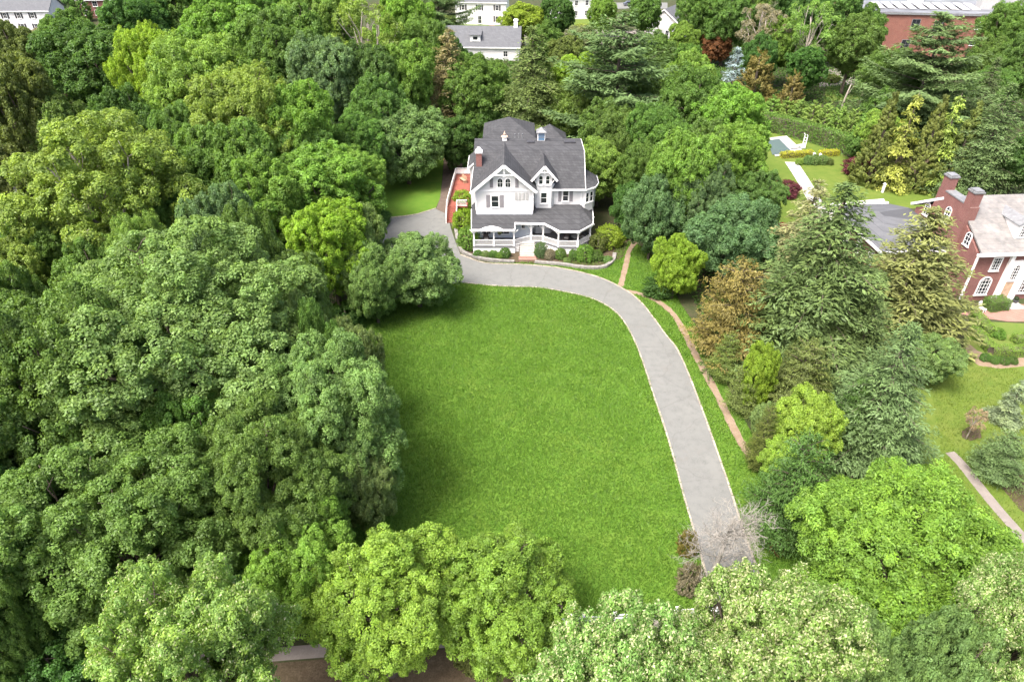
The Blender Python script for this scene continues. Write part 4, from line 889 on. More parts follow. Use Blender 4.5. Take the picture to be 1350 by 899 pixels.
q = MB(); q.box(0.1,0.28,-0.2,-0.003,0.1,6.0); q.build('downpipe','trim',BH)
for x in (-1.7,-5.0): window(BH,x,5.0,2.4,1.2,1.5,cols=3,rows=3,fw=0.12); 
for x in (-2.4,-4.2,-6.0): window(BH,x,5.0,0.3,1.3,1.8,cols=4,rows=4,fw=0.12)
for y in (7,10,13): window(BH,-7.5,y,1.5,1.1,1.8,R(-90),cols=3,rows=4)
q = MB(); q.box(4.2,6.7,-1.6,-0.4,0.0,0.2); q.box(4.0,6.9,-2.2,-1.6,0.0,0.1); q.build('doorstep','concrete_white',BH)

# ------------------------------------------------------------------ houses and school beyond the trees
def simple_house(name, label, u, v, rz, wd, dp, hw, hr, wall, rf, wins, gables=False, ch=False, dormer=False, cat='house', z=0.0):
    """u,v = photo pixel of the middle of the foot of the wall facing us"""
    x,y = G(u,v); H = thing(name,label,cat,(x,y,0),rz)
    b = MB(); b.box(-wd/2,wd/2,0,dp,0,hw)
    ov = 0.4
    if gables:      # gable faces us
        b.profile([(-wd/2,hw),(wd/2,hw),(0,hr-0.25)],0.001,dp-0.001); pl = [[(-wd/2-ov,-ov,hw-0.2),(0,-ov,hr),(0,dp+ov,hr),(-wd/2-ov,dp+ov,hw-0.2)],[(0,-ov,hr),(wd/2+ov,-ov,hw-0.2),(wd/2+ov,dp+ov,hw-0.2),(0,dp+ov,hr)]]
    else:
        for x0,x1 in ((-wd/2,-wd/2+0.3),(wd/2-0.3,wd/2)): b.add([(x0,0.2,hw),(x0,dp-0.2,hw),(x0,dp/2,hr-0.25),(x1,0.2,hw),(x1,dp-0.2,hw),(x1,dp/2,hr-0.25)],[(0,2,1),(3,4,5),(0,1,4,3),(1,2,5,4),(2,0,3,5)])
        pl = [[(-wd/2-ov,-ov,hw-0.1),(wd/2+ov,-ov,hw-0.1),(wd/2+ov,dp/2,hr),(-wd/2-ov,dp/2,hr)],[(-wd/2-ov,dp/2,hr),(wd/2+ov,dp/2,hr),(wd/2+ov,dp+ov,hw-0.1),(-wd/2-ov,dp+ov,hw-0.1)]]
    b.build('wall',wall,H); r_ = MB(); r_.slab(pl,0.2); rr = r_.build('roof',rf,H)
    t = MB()
    if not gables: t.beam((-wd/2-ov,-ov-0.05,hw-0.25),(wd/2+ov,-ov-0.05,hw-0.25),0.12,0.25)
    else: t.beam((-wd/2-ov,-ov-0.05,hw-0.35),(0,-ov-0.05,hr-0.15),0.12,0.25); t.beam((0,-ov-0.05,hr-0.15),(wd/2+ov,-ov-0.05,hw-0.35),0.12,0.25)
    t.build('trim','trim',H)
    for (wx,wz_,ww,wh,sh) in wins:
        window(H,wx,0,wz_,ww,wh,cols=2,rows=2)
        if sh:
            for s in (-1,1): shutter(H,wx+s*(ww/2+0.32),0,wz_,0.5,wh,m='metal_dark')
    if ch: chimney(H,wd/2-1.6,wd/2-0.6,dp/2-0.5,dp/2+0.5,hr-1.0,hr+1.3,ch,'trim')
    if dormer:
        k = (hr-hw)/(dp/2+0.4); dx_ = dormer; zf = hw+1.4*k; d = MB(); d.box(dx_-1.3,dx_+1.3,1.0,4.2,zf-0.4,zf+1.5); dd = d.build('dormer','trim',H)
        d = MB(); d.slab([[(dx_-1.6,0.6,zf+1.5),(dx_+1.6,0.6,zf+1.5),(dx_+1.6,6.0,zf+2.6),(dx_-1.6,6.0,zf+2.6)]],0.12); d.build('dormer_roof',rf,dd); window(dd,dx_,1.0,zf+0.1,1.6,1.2,cols=1,rows=1,fw=0.2)
    return H
def facade(xs, zs, ww=1.1, wh=1.6, sh=True): return [(x,z,ww,wh,sh) for z in zs for x in xs]
simple_house('house','long white house with grey roof, glimpsed above the treetops behind the bare grey tree',20,44,R(2),24,9,6.2,9.6,'siding','shingle_blue',facade((-9,-5,-1,3,7),(1.0,4.0)))
simple_house('house','red brick house with white windows, half hidden beside the two dark columnar evergreens',135,24,R(4),14,9,5.6,9.0,'brick','shingle',facade((-4.5,-1,4),(0.8,3.4),1.6,1.6,False))
simple_house('house','white colonial house with shuttered windows at the end of a reddish garden walk',634,33,R(-6),16,9,6.6,10.0,'siding','shingle_blue',facade((-5.5,-0.3,5.2),(4.1,))+[(-5.4,0.9,1.2,1.7,True),(-0.3,0.3,1.2,2.3,False),(5.2,0.9,1.2,1.7,True)])
simple_house('house','low house with broad grey roof and one dormer, behind the tower roof and dark trees',636,80,R(-3),19,10,3.4,7.4,'siding','shingle_blue',facade((-6,6),(0.9,),1.2,1.5,False),ch='white_paint',dormer=-1.8)
simple_house('house','white house showing a tall blank side between yellow bushes and a clipped tree',755,26,R(10),13,10,6.6,10.5,'siding','shingle_blue',facade((-3,1,4.5),(1.0,4.0),1.1,1.6,False))
simple_house('house','small white gabled house with grey roof and red chimney, right behind the tall pine',872,52,R(-32),9.5,14,4.6,8.0,'siding','shingle_blue',facade((-1.5,1.5),(1.0,),1.1,1.5,False),gables=True,ch='brick')
simple_house('house','grey roofed house at the photo edge, glimpsed through gaps beside the olive green tree',-18,318,R(80),15,9,3.6,7.0,'siding_blue','shingle_blue',facade((-4,0,4),(1.0,),1.1,1.4,False))
# school: long brick block with flat white roof
x,y = G(1180,76); SB = thing('school_building','long red brick building with flat white roof and roof units, behind the tall pine','building',(x,y,0),R(-7))
b = MB(); b.box(-9.5,17,0,45,0,10.4); b.box(17,80,9,60,0,9.2); b.build('wall','brick_school',SB)
q = MB(); q.box(-9.8,17.3,-0.3,45.3,10.4,10.75); q.box(17.32,80.3,8.7,60.3,9.2,9.5); q.build('roof','flat_roof',SB)
q = MB(); q.box(-9.9,17.4,-0.4,-0.2,10.3,10.85); q.box(-9.95,-9.75,-0.3,45,10.3,10.85); q.box(17.4,80.4,8.5,8.69,9.1,9.6); q.build('parapet','metal_grey',SB)
for X,Z in ((2.5,6.9),(8.0,6.6),(1.5,2.0),(6.6,3.0)): window(SB,X,0,Z,2.1,2.4,cols=2,rows=2,frame='metal_grey')
for X in (22,30,38,46): window(SB,X,9,5.6,3.4,1.8,cols=3,rows=1,frame='trim'); window(SB,X,9,1.6,3.4,1.8,cols=3,rows=1,frame='trim')
for (X,Y,a,b_,h) in ((6,16,3,3,2.2),(14,22,4,3,1.3),(24,16,5,3,1.6),(36,24,4,4,1.8),(46,15,7,3,1.2)):
    q = MB(); q.box(X,X+a,Y,Y+b_,9.51 if X > 17 else 10.76,10.76+h); q.box(X-0.15,X+a+0.15,Y-0.15,Y+b_+0.15,10.77+h,10.9+h); q.build('roof_unit','trim' if X < 20 else 'panel_grey',SB)
for k in range(10):
    q = MB(); X = -6+k*2.6; q.add([(X,5,10.95),(X+1.9,5,10.95),(X+1.9,12,11.5),(X,12,11.5),(X,5,10.88),(X+1.9,5,10.88),(X+1.9,12,11.43),(X,12,11.43)],[(0,1,2,3),(7,6,5,4),(0,4,5,1),(1,5,6,2),(2,6,7,3),(3,7,4,0)]); q.build('roof_panel','panel_grey',SB)

# ------------------------------------------------------------------ neighbour's pool, garden pieces, fence
pc = px([(1011,183),(1037,180),(1063,204),(1022,207)]); pw = px([(1011,186),(1027,184),(1046,203),(1018,205)])
tag(sheet('pool_deck',pc,0.10,'concrete_white'),kind='structure'); tag(sheet('pool_water',pw,0.112,'pool_water'),kind='structure')
x,y = G(1050,197); o = thing('diving_board','white diving board and stand beside the swimming pool','diving board',(x,y,0.1),R(20))
MB().box(-1.6,1.6,-0.28,0.28,0.55,0.63).build('board','plastic_white',o); MB().box(0.8,1.5,-0.32,0.32,0,0.55).build('stand','plastic_white',o)
q = MB(); 
for s in (-0.35,0.35): q.tube([(1.5,s,0),(1.5,s,2.3),(1.25,s,2.5)],0.07,6)
for z in (0.8,1.3,1.8): q.tube([(1.5,-0.35,z),(1.5,0.35,z)],0.05,6)
q.build('ladder','plastic_white',o)
for u,v,lab in ((1071,213,'white post by the yellow hedge at the head of the paved walk'),(1079,214,'white post between round bushes beneath the yellow hedge'),(1163,254,'white post on the lawn behind the grey wing roof')):
    x,y = G(u,v); o = thing('garden_post',lab,'post',(x,y,0)); MB().box(-0.14,0.14,-0.14,0.14,0,1.35).build('shaft','plastic_white',o)
    q = MB(); q.box(-0.2,0.2,-0.2,0.2,1.35,1.42); q.add([(-0.16,-0.16,1.42),(0.16,-0.16,1.42),(0.16,0.16,1.42),(-0.16,0.16,1.42),(0,0,1.62)],[(0,1,4),(1,2,4),(2,3,4),(3,0,4),(3,2,1,0)]); q.build('cap','plastic_white',o)
# white rail fence along the street frontage
fx = px([(560,838),(1010,803)]); (ax,ay),(bx,by) = fx; FN_ = thing('rail_fence','low white rail fence along the foot of the lawn, seen between the street trees','fence',(ax,ay,0)); L = math.dist((ax,ay),(bx,by)); n = int(L/2.0)
for i in range(n+1):
    k = i/n; x,y = (bx-ax)*k,(by-ay)*k; q = MB(); q.box(x-0.07,x+0.07,y-0.07,y+0.07,0,0.95); q.box(x-0.1,x+0.1,y-0.1,y+0.1,0.95,1.02); q.build('post','white_paint',FN_)
for z in (0.45,0.8): q = MB(); q.beam((0,-0.09,z),(bx-ax,by-ay-0.09,z),0.05,0.16); q.build('rail','white_paint',FN_)
x,y = G(290,838); FN2 = thing('rail_fence','weathered grey rail fence in the deep shade behind the pointed street tree','fence',(x,y,0),R(-3)); 
for i in range(5): q = MB(); q.box(-4+i*2-0.08,-4+i*2+0.08,-0.08,0.08,0,1.1); q.build('post','bark_pale',FN2)
for z in (0.5,0.95): q = MB(); q.beam((-4,-0.1,z),(4,-0.1,z),0.05,0.12); q.build('rail','bark_pale',FN2)
# urn on the patio and a white garden seat by the brick house
x,y = G(1332,396.5); o = thing('planter_urn','dark round planter at the foot of the white pilaster','planter',(x,y-0.7,0.02)); MB().lathe(0,0,[(0.2,0),(0.12,0.1),(0.3,0.35),(0.34,0.55),(0.28,0.58)],12).build('bowl','metal_dark',o)
rg_ = np.random.default_rng(8); d = nrm(rg_.normal(size=(160,3))); l = link('foliage',quad_mesh('foliage',leaves_to_quads(d*0.28+np.array([0,0,0.7]),d,rg_.normal(size=(160,3)),np.full(160,0.16),np.full(160,0.1)),np.stack([rg_.uniform(0.2,0.8,160)]*1+[np.zeros(160)]*2,1),'leaf'),o); l.color = (0.03,0.05,0.02,1)
x,y = G(1294,411); o = thing('garden_chair','white slatted garden chair on the brick patio beside the yellowish conifer','chair',(x,y,0.02),R(30))
MB().box(-0.3,0.3,-0.3,0.3,0.36,0.42).build('seat','plastic_white',o); b = MB(); b.beam((0,0.3,0.4),(0,0.55,1.1),0.6,0.05); b.build('backrest','plastic_white',o)
for a in (-0.27,0.27):
    for c_ in (-0.26,0.26): MB().box(a-0.03,a+0.03,c_-0.03,c_+0.03,0,0.36).build('leg','plastic_white',o)
# parked car in the street beyond
def car(u,v,rz,paint,label):
    x,y = G(u,v); o = thing('parked_car',label,'car',(x,y,0.02),rz,'cars parked in the street beyond')
    b = MB(); b.profile([(-2.2,0.35),(2.2,0.35),(2.25,0.7),(2.1,0.9),(1.1,0.98),(-1.5,0.98),(-2.2,0.92),(-2.28,0.6)],-0.88,0.88); b.profile([(1.1,0.98),(0.45,1.45),(-1.1,1.48),(-1.7,0.98)],-0.76,0.76); b.build('body',paint,o)
    for s in (-1,1): q = MB(); y_ = s*0.765; q.add([(0.95,y_,1.0),(0.42,y_,1.38),(-1.05,y_,1.4),(-1.45,y_,1.0)],[(0,1,2,3)]); q.build('window','glass_dark',o)
    q = MB(); q.add([(1.12,-0.68,1.0),(1.12,0.68,1.0),(0.52,0.66,1.42),(0.52,-0.66,1.42)],[(0,1,2,3)]); q.build('windscreen','glass_dark',o)
    for wx in (-1.35,1.4):
        for s in (-0.84,0.84):
            q = MB(); q.tube([(wx,s-0.1,0.33),(wx,s+0.1,0.33)],0.33,14); ww = q.build('wheel','rubber',o); q = MB(); q.tube([(wx,s-0.105,0.33),(wx,s+0.105,0.33)],0.19,10); q.build('rim','metal_grey',ww)
    return o
car(830,8,R(4),'car_paint','dark car parked in the street above the tall pine')
car(1000,0,R(4),'car_silver','silver car parked behind the airy trees beyond the blue spruce') if False else None
# ------------------------------------------------------------------ trees: left of the lawn
T('linden_near',905,950,92,11.5,'pale','cream flowered street tree, middle one of the three along the bottom edge',group='trees along the street')
gl = 'trees of the wood left of the lawn'
T('maple_near',235,455,190,12.5,'grey','biggest broad maple crown filling the wood left of the lawn',group=gl)
T('maple_near_b',45,540,140,12,'mid','broad green crown reaching the photo edge beside the biggest maple',group=gl)
T('maple_near_b',445,560,95,9,'grey','pale grey green crown overhanging the left edge of the lawn',group=gl)
T('maple_near',345,640,120,9.5,'mid','round green crown between the overhanging pale crown and the biggest maple',group=gl)
T('maple_near_b',160,720,150,9,'mid','wide green crown just above the pointed street tree',group=gl)
T('maple_near_b',400,745,85,6.5,'bright','bright green low crown touching the yellow green street maple',group=gl)
T('maple_near',15,700,120,9,'deep','dark green crown cut by the photo edge, lower of the two there',group=gl)
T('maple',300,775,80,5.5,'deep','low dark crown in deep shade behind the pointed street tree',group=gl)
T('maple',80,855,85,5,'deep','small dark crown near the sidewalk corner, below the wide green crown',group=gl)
T('maple',480,640,50,6,'grey','small grey green crown leaning out over the lawn corner',group=gl)
T('ash',460,485,45,7.5,'grey','feathery pale crown at the lawn edge below the apple tree',group=gl)
T('low',425,500,36,8,'mid','small green crown tucked behind the feathery pale crown',group=gl)
T('maple_b',390,405,52,9,'mid','rounded green crown just below the bright yellow green tree',group=gl)
T('small',335,365,40,10,'mid','small olive crown wedged between the airy oak and the biggest maple',group=gl)
T('maple_b',295,325,52,10.5,'tree_blue','bluish green crown right of the airy oak',group=gl)
# street trees
gs_ = 'trees along the street'
T('linden_green',262,885,115,10.5,(0.20,0.29,0.085),'pointed pale tipped street tree standing over the sidewalk',group=gs_)
T('maple_near_b',-12,850,70,8,'mid','green crown cut by the bottom photo corner beside the front path',group=gs_)
T('lime_near',502,800,104,7,(0.20,0.31,0.058),'yellow green street maple, left of the twin pair at the foot of the lawn',group=gs_)
T('lime_near',662,790,102,6.2,(0.150,0.285,0.045),'fresh green street maple, right of the twin pair at the foot of the lawn',group=gs_)
T('linden_near',803,962,120,12.5,'pale','cream flowered street tree, nearer the fresh green street maple',group=gs_)
T('linden_near',1002,895,112,12.5,'pale','cream flowered street tree directly below the bare dead tree',group=gs_)
T('fountain_near',1197,745,146,6.4,'bright','big round tree with layered fresh green boughs beside the sidewalk of the brick house',group=gs_)
T('maple',1228,905,66,9,'grey','greyish green crown cut by the bottom edge below the big layered tree',group=gs_)
T('linden_near',1325,860,75,11,'pale','cream tipped crown in the bottom corner below the neighbour sidewalk',group=gs_)
T('maple',1105,905,60,9,'grey','pale green crown between the cream flowered tree and the greyish one',group=gs_)
# left middle
T('oak_airy',140,255,125,14.5,'yel','airy yellow green tree with visible branches, tallest at the left',group=gl)
T('maple_b',35,155,58,14,'olive','olive green crown at the photo edge above the airy oak',group=gl)
T('maple',15,250,40,9,'olive','dull green crown below the olive one at the photo edge',group=gl)
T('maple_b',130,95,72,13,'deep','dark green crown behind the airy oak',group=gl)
T('ash',265,125,70,14,'yel','feathery light green crown above the airy oak',group=gl)
T('ash',205,110,45,14,'lime','yellowish feathery crown between the dark crown and the light feathery one',group=gl)
T('ash',330,170,72,13,'yel','yellowish feathery crown in the middle of the wood',group=gl)
T('maple_b',305,240,68,12,'mid','green crown right beside the airy oak',group=gl)
T('maple_b',390,180,58,12,'bright','bright rounded crown left of the tree by the rear lawn',group=gl)
T('maple_b',425,255,78,9.5,'bright','layered bright green crown next to the yellow tree',group=gl)
T('maple',350,280,62,10,'bright','bright green crown between the airy oak and the yellow tree',group=gl)
T('maple_b',435,325,58,8.5,'lime','bright yellow green maple between the wood and the apple tree',group=gl)
T('small',475,320,34,7,'grey','small grey green crown behind the yellow green maple',group=gl)
T('low',550,360,58,4.4,'grey','spreading grey green apple tree hanging over the drive and lawn',group=gl)
T('low',492,374,40,5,'grey','smaller grey green tree under the bright yellow green maple',group=gl)
T('low',535,192,56,6.2,'grey','round tree standing on the rear lawn beside the dirt drive',group=gl)
T('maple',470,195,44,8,'mid','mid green crown behind the round tree of the rear lawn',group=gl)
T('ash',460,235,40,7,'yel','light green crown in front of the rear lawn tree',group=gl)
T('sparse',45,65,38,9,'dusty','grey half bare tree in front of the long white house',group=gl)
gw = 'trees of the wood behind the white house'
for u,v,r,h,c,k,lab in (
 (185,45,48,13,'deep','maple_b','dark crown beside the brick house with the columnar evergreens'),
 (235,25,50,14,'mid','maple','green crown at the photo top, first right of the half hidden brick house'),
 (300,55,58,14,'bright','maple','fresh green crown near the photo top above the light feathery one'),
 (350,15,55,14,'mid','ash','feathery crown touching the photo top left of the tall pine wood'),
 (375,75,60,14,'mid','maple_b','green crown in the middle of the rear wood'),
 (425,25,50,15,'yel','ash','yellowish feathery crown touching the photo top'),
 (430,115,55,13,'tree_blue','maple_b','bluish green crown behind the bright rounded crown'),
 (485,55,55,16,'yel','sparse','tall thin crown with bare limbs showing in the rear wood'),
 (490,120,50,12,'deep','maple_b','dark green crown below the tall thin crown'),
 (535,45,42,14,'bright','maple_b','bright crown left of the dark pine at the photo top'),
 (530,115,46,12,'bright','maple_b','bright glossy crown left of the brownish hemlock'),
 (95,55,40,10,'mid','maple','green crown between the grey half bare tree and the columnar evergreens'),
 (625,125,42,10,'mid','maple','green crown below the low grey roofed house'),
 (648,112,28,8,'mid','maple_b','small green crown between the low grey roofed house and the tall dark hemlock'),
 (640,165,28,5.5,'deep','small','dark low tree right behind the pyramid roofed tower'),
 (600,185,30,5.5,'deep','small','dark low tree at the top of the dirt drive'),
 (757,122,40,10,'lime','maple_b','yellow green crown leaning on the tall pine behind the house'),
 (755,150,38,8,'yel','maple','light crown above the chimney cupola of the white house')):
    T(k,u,v,r,h,c,lab,group=gw)
K('hemlock_narrow',590,38,205,42,'hembrown','brownish narrow conifer behind the top of the dirt drive')
K('hemlock',703,32,222,66,'hem','tall dark conifer standing right behind the tower roof')
K('pine',822,12,242,92,'pine','tallest pine, dark and tiered, behind the right side of the white house',name='pine_tree')
K('pine',575,-40,70,40,'pine','dark pine at the photo top beside the white colonial house',name='pine_tree')
# right of the white house
gr_ = 'trees right of the white house'
for u,v,r,h,c,k,lab in (
 (820,185,36,8,'mid','ash','light feathery tree at the foot of the tallest pine'),
 (795,175,34,8,'mid','maple','green crown between the tallest pine and the house roof'),
 (858,185,36,9,'mid','maple_b','green crown right at the foot of the tallest pine'),
 (790,222,36,6,'yel','small','yellowish rounded tree beside the bay roof of the white house'),
 (830,272,24,4.5,'deep','small','dark small tree at the corner bay of the white house'),
 (845,228,28,7,'mid','ash','slim feathery tree between the house and the big group of maples'),
 (905,120,38,10,'yel','maple','light green crown right of the tallest pine'),
 (905,150,44,11,'mid','maple','green crown below the small gabled house'),
 (955,165,56,10,'bright','maple_b','fresh green crown left of the swimming pool'),
 (900,235,56,10,'bright','maple_b','bright green maple between the white house and the pool garden'),
 (965,215,50,9,'bright','maple_b','bright green maple overhanging the pool corner'),
 (930,265,40,8,'blue','ash','bluish feathery crown among the bright maples'),
 (862,285,44,6,'tree_blue','low','tall green tree at the end of the worn path'),
 (892,352,30,4.2,'lime','low','small lime green tree by the garden path bend'),
 (965,318,66,5.6,'blue','low','large rounded bluish green tree above the bronze one'),
 (1000,262,36,6,'mid','maple','green crown in front of the backyard lawn')):
    T(k,u,v,r,h,c,lab,group=gr_)
K('yew',985,345,488,56,'orange','orange tinted bronze conifer beside the garden path',group=gr_)
K('yew',965,440,505,22,'olive','dark olive bush under the bronze conifer',name='shrub',cat='shrub')
K('hemlock',1122,238,530,122,'hem','big dark hemlock hiding the wing of the brick house',group=gr_)
K('hemlock_narrow',1080,238,420,58,'hemlight','pale grey hemlock directly behind the big dark one',group=gr_)
K('hemlock_narrow',1236,276,470,86,'hemgold','golden brown hemlock in front of the brick house facade',group=gr_)
K('yew',1070,450,560,42,'olive','olive mound shaped conifer below the big dark hemlock',group=gr_)
K('yew',1000,470,550,28,'olive','dull green conifer beside the garden path',group=gr_)
T('small',1003,492,22,4.8,'lime','small yellow green tree between the two olive conifers',group=gr_)
T('small',1012,556,22,2.4,'grey','small pale bluish tree at the lower end of the garden path',group=gr_)
T('small',1068,560,44,4.6,'chart','chartreuse tree, brightest yellow in the right hand planting',group=gr_)
T('small',1033,610,34,3.2,'chart','lower chartreuse bush below the brightest chartreuse tree',group=gr_)
K('spruce',1205,425,640,84,'pine','dark spruce standing on the lawn of the brick house',name='spruce_tree',group=gr_)
K('yew',1070,572,735,50,'deep','dark green yew between the drive and the big layered tree',group=gr_)
K('yew',1140,500,610,30,'deep','dark gap filling yew at the foot of the spruce',group=gr_)
K('yew',1018,535,622,18,'olive','low dark bush at the very end of the garden path',name='shrub',cat='shrub')
K('hemlock_narrow',1160,385,520,40,'hem','slim dark conifer wedged between hemlock and spruce',group=gr_)
T('small',1228,472,34,3.2,'grey','pale green small tree in front of the golden brown hemlock',group=gr_)
K('tip_spruce',1352,500,560,22,(0.17,0.23,0.15),'pale sparse conifer tip cut by the photo edge on the neighbour lawn',name='spruce_tree')
K('yew',1340,572,640,34,'pine','dark spreading shrub on bare soil at the photo edge',name='shrub',cat='shrub')
T('sparse',1287,552,15,2.4,(0.34,0.27,0.2),'thin pinkish young tree in a ring of red soil',group=None)
for k,u,v,r,h,c,lab in (
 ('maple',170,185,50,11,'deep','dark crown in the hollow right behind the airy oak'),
 ('maple_b',85,185,46,11,'mid','green crown between the olive crown and the airy oak'),
 ('maple',20,85,44,12,'olive','olive crown at the photo edge under the long white house'),
 ('maple_b',250,200,44,11,'mid','rounded crown below the two feathery ones'),
 ('ash',555,75,38,12,'mid','feathery crown left of the brownish hemlock'),
 ('maple',600,95,30,9,'deep','dark crown partly hidden by the brownish hemlock'),
 ('maple_b',410,215,44,9,'mid','green crown squeezed between the layered bright one and the rear lawn'),
 ('maple',500,155,40,10,'mid','green crown just behind the round tree of the rear lawn'),
 ('maple_b',235,315,50,9,'mid','green crown at the right foot of the airy oak'),
 ('maple',130,380,50,9,'mid','green crown between the airy oak and the biggest maple'),
 ('maple',25,440,55,10,'mid','green crown at the photo edge above the broad edge crown'),
 ('maple_b',395,470,45,9,'grey','pale green crown behind the feathery lawn edge crown'),
 ('maple',260,600,70,8.5,'mid','green crown in the dip below the biggest maple'),
 ('maple_b',30,610,60,9,'mid','green crown at the photo edge between the two edge crowns')): T(k,u,v,r,h,c,lab,group=gl)
for k,u,v,r,h,c,lab in (
 ('maple_b',865,80,26,9,'mid','green crown between the tallest pine and the small gabled house'),
 ('maple',720,60,24,8,'mid','green crown behind the tall dark conifer'),
 ('ash',1200,120,30,8,'mid','feathery light tree at the left foot of the broad pine'),
 ('maple',1165,145,28,6,'mid','round green tree between the tall screen and the feathery light tree'),
 ('maple_b',1310,120,30,7,'mid','green tree behind the golden clump near the school'),
 ('maple',1340,90,34,10,'mid','green crown at the photo edge in front of the school wing'),
 ('maple',1140,40,26,9,'mid','green crown against the corner of the school'),
 ('maple_b',880,200,40,8,'mid','green crown behind the bright maples near the bay roof'),
 ('maple',930,215,44,9,'mid','green crown between the two bright maples by the pool garden'),
 ('maple_b',850,140,34,8,'mid','green crown low on the right side of the tallest pine')): T(k,u,v,r,h,c,lab)
# backyard and beyond
gg = 'golden evergreens behind the backyard lawn'
K('blue_spruce',974,60,142,20,'bspruce','silvery blue spruce beyond the clipped hedge',name='spruce_tree')
K('arborvitae',1004,66,150,22,'bronze','bronze cone shaped evergreen beside the silvery blue spruce',name='arborvitae',group=gg)
K('arborvitae',1050,94,160,17,'bronze','smaller bronze cone shaped evergreen by the broken trunk',name='arborvitae',group=gg)
K('pine',1250,14,205,74,'pine','broad tiered pine in front of the school building',name='pine_tree')
K('cypress',1181,124,244,25,'gold','first bronze green evergreen of the clump behind the purple maple',name='cypress_tree',group=gg)
K('tip_spruce',1214,118,250,23,'ygold','bright golden tipped evergreen, nearest the purple maple in its clump',name='cypress_tree',group=gg)
K('cypress',1247,128,252,24,'gold','bronze green evergreen between the two golden tipped ones',name='cypress_tree',group=gg)
K('tip_spruce',1270,120,252,21,'ygold','bright golden tipped evergreen above the brick chimneys',name='cypress_tree',group=gg)
K('cypress',1293,136,256,25,'gold','rounded bronze evergreen just above the slate roof',name='cypress_tree',group=gg)
K('spruce',1336,108,272,58,'pine','dark blue green spruce at the photo edge above the slate roof',name='spruce_tree')
K('spruce',1318,75,190,30,'pine','slim dark spruce behind the dark blue green one',name='spruce_tree')
T('maple',1345,215,36,6,'deep','dark green crown at the photo edge under the dark blue green spruce')
T('maple_b',10,385,62,9,'yel','yellowish crown at the photo edge directly below the grey roofed house',group=gl)
T('maple_b',75,350,52,9,'mid','green crown under the airy oak at its left foot',group=gl)
T('ash',195,360,45,10,'yel','light feathery crown peeping out under the airy oak',group=gl)
gh = 'evergreens in the tall screen behind the clipped hedge'
for i,(u,vt,vb,r) in enumerate(((1022,126,160,13),(1040,128,163,13),(1058,130,167,13),(1076,133,172,13),(1094,136,177,13),(1112,139,182,14),(1130,143,188,14),(1148,146,194,14))):
    K('arborvitae',u,vt,vb,r,'yel',['first evergreen of the tall screen, beside the small bronze cone','second evergreen of the tall screen from the bronze cones','third evergreen of the tall screen from the bronze cones','fourth evergreen of the tall screen, midway along the clipped hedge','fifth evergreen of the tall screen from the bronze cones','sixth evergreen of the tall screen from the bronze cones','seventh evergreen of the tall screen, next to last towards the clump','last evergreen of the tall screen, next to the bronze green clump'][i],name='arborvitae',group=gh)
T('maple_b',1160,175,30,6,'yel','light green tree between the tall screen and the bronze clump')
T('ash',1175,105,40,9,'mid','light green tree between the school and the tall screen')
T('maple',1125,62,34,10,'mid','green tree left of the school wall')
T('small',1135,190,22,3.4,'mid','small green tree at the end of the clipped hedge')
gt = 'tall trees beyond the pool garden'
for u,v,r,h,c,k,lab in (
 (1068,40,44,13,'pale','sparse','tall thin tree with pale bare limbs, left of the school'),
 (1008,40,40,12,'dusty','sparse','dusty half bare tree beyond the blue spruce'),
 (1025,60,32,9,'bright','maple','fresh green crown between the two half bare trees'),
 (960,25,36,11,'mid','maple','green crown above the reddish brown maple'),
 (930,15,34,12,'mid','ash','feathery crown at the photo top right of the small gabled house'),
 (1100,20,34,12,'mid','maple_b','green crown touching the photo top beside the school'),
 (1050,20,34,12,'deep','maple_b','dark crown at the photo top behind the tall thin tree'),
 (985,10,30,13,'pale','ash','pale crown at the photo top above the dusty half bare tree'),
 (1062,90,30,7,'deep','maple_b','dark green crown behind the small bronze cone'),
 (1000,78,24,8,'deep','maple','dark green crown behind the larger bronze cone'),
 (945,60,20,5,'rust','small','reddish brown maple beyond the bright maples'),
 (932,112,22,6,'mid','maple','green crown left of the silvery blue spruce'),
 (905,85,22,7,'mid','maple_b','small green crown below the reddish brown maple'),
 (1330,45,36,11,'mid','ash','green crown in front of the far school wing'),
 (1300,90,30,9,'mid','maple','light crown between broad pine and dark spruce'),
 (690,28,32,7,'lime','maple','bright yellow green tree beside the white colonial house'),
 (735,22,26,8,'deep','maple_b','dark green tree between the white colonial house and the blank sided one'),
 (793,18,18,7,'bright','small','clipped light green tree beside the blank sided white house'),
 (850,18,24,8,'mid','maple','green tree in the street above the tallest pine'),
 (765,55,22,6,'hemlight','ash','pale olive tree behind the tall dark conifer'),
 (900,60,24,8,'bright','maple_b','fresh green tree beside the small gabled house'),
 (745,75,26,7,'olive','maple_b','olive tree between the tall dark conifer and the tallest pine')):
    T(k,u,v,r,h,c,lab,group=gt)
K('arborvitae',84,-12,28,11,'deep','dark columnar evergreen against the white end wall, left of its pair',name='arborvitae')
K('arborvitae',98,-10,28,12,'mid','dark columnar evergreen nearer the half hidden brick house',name='arborvitae')
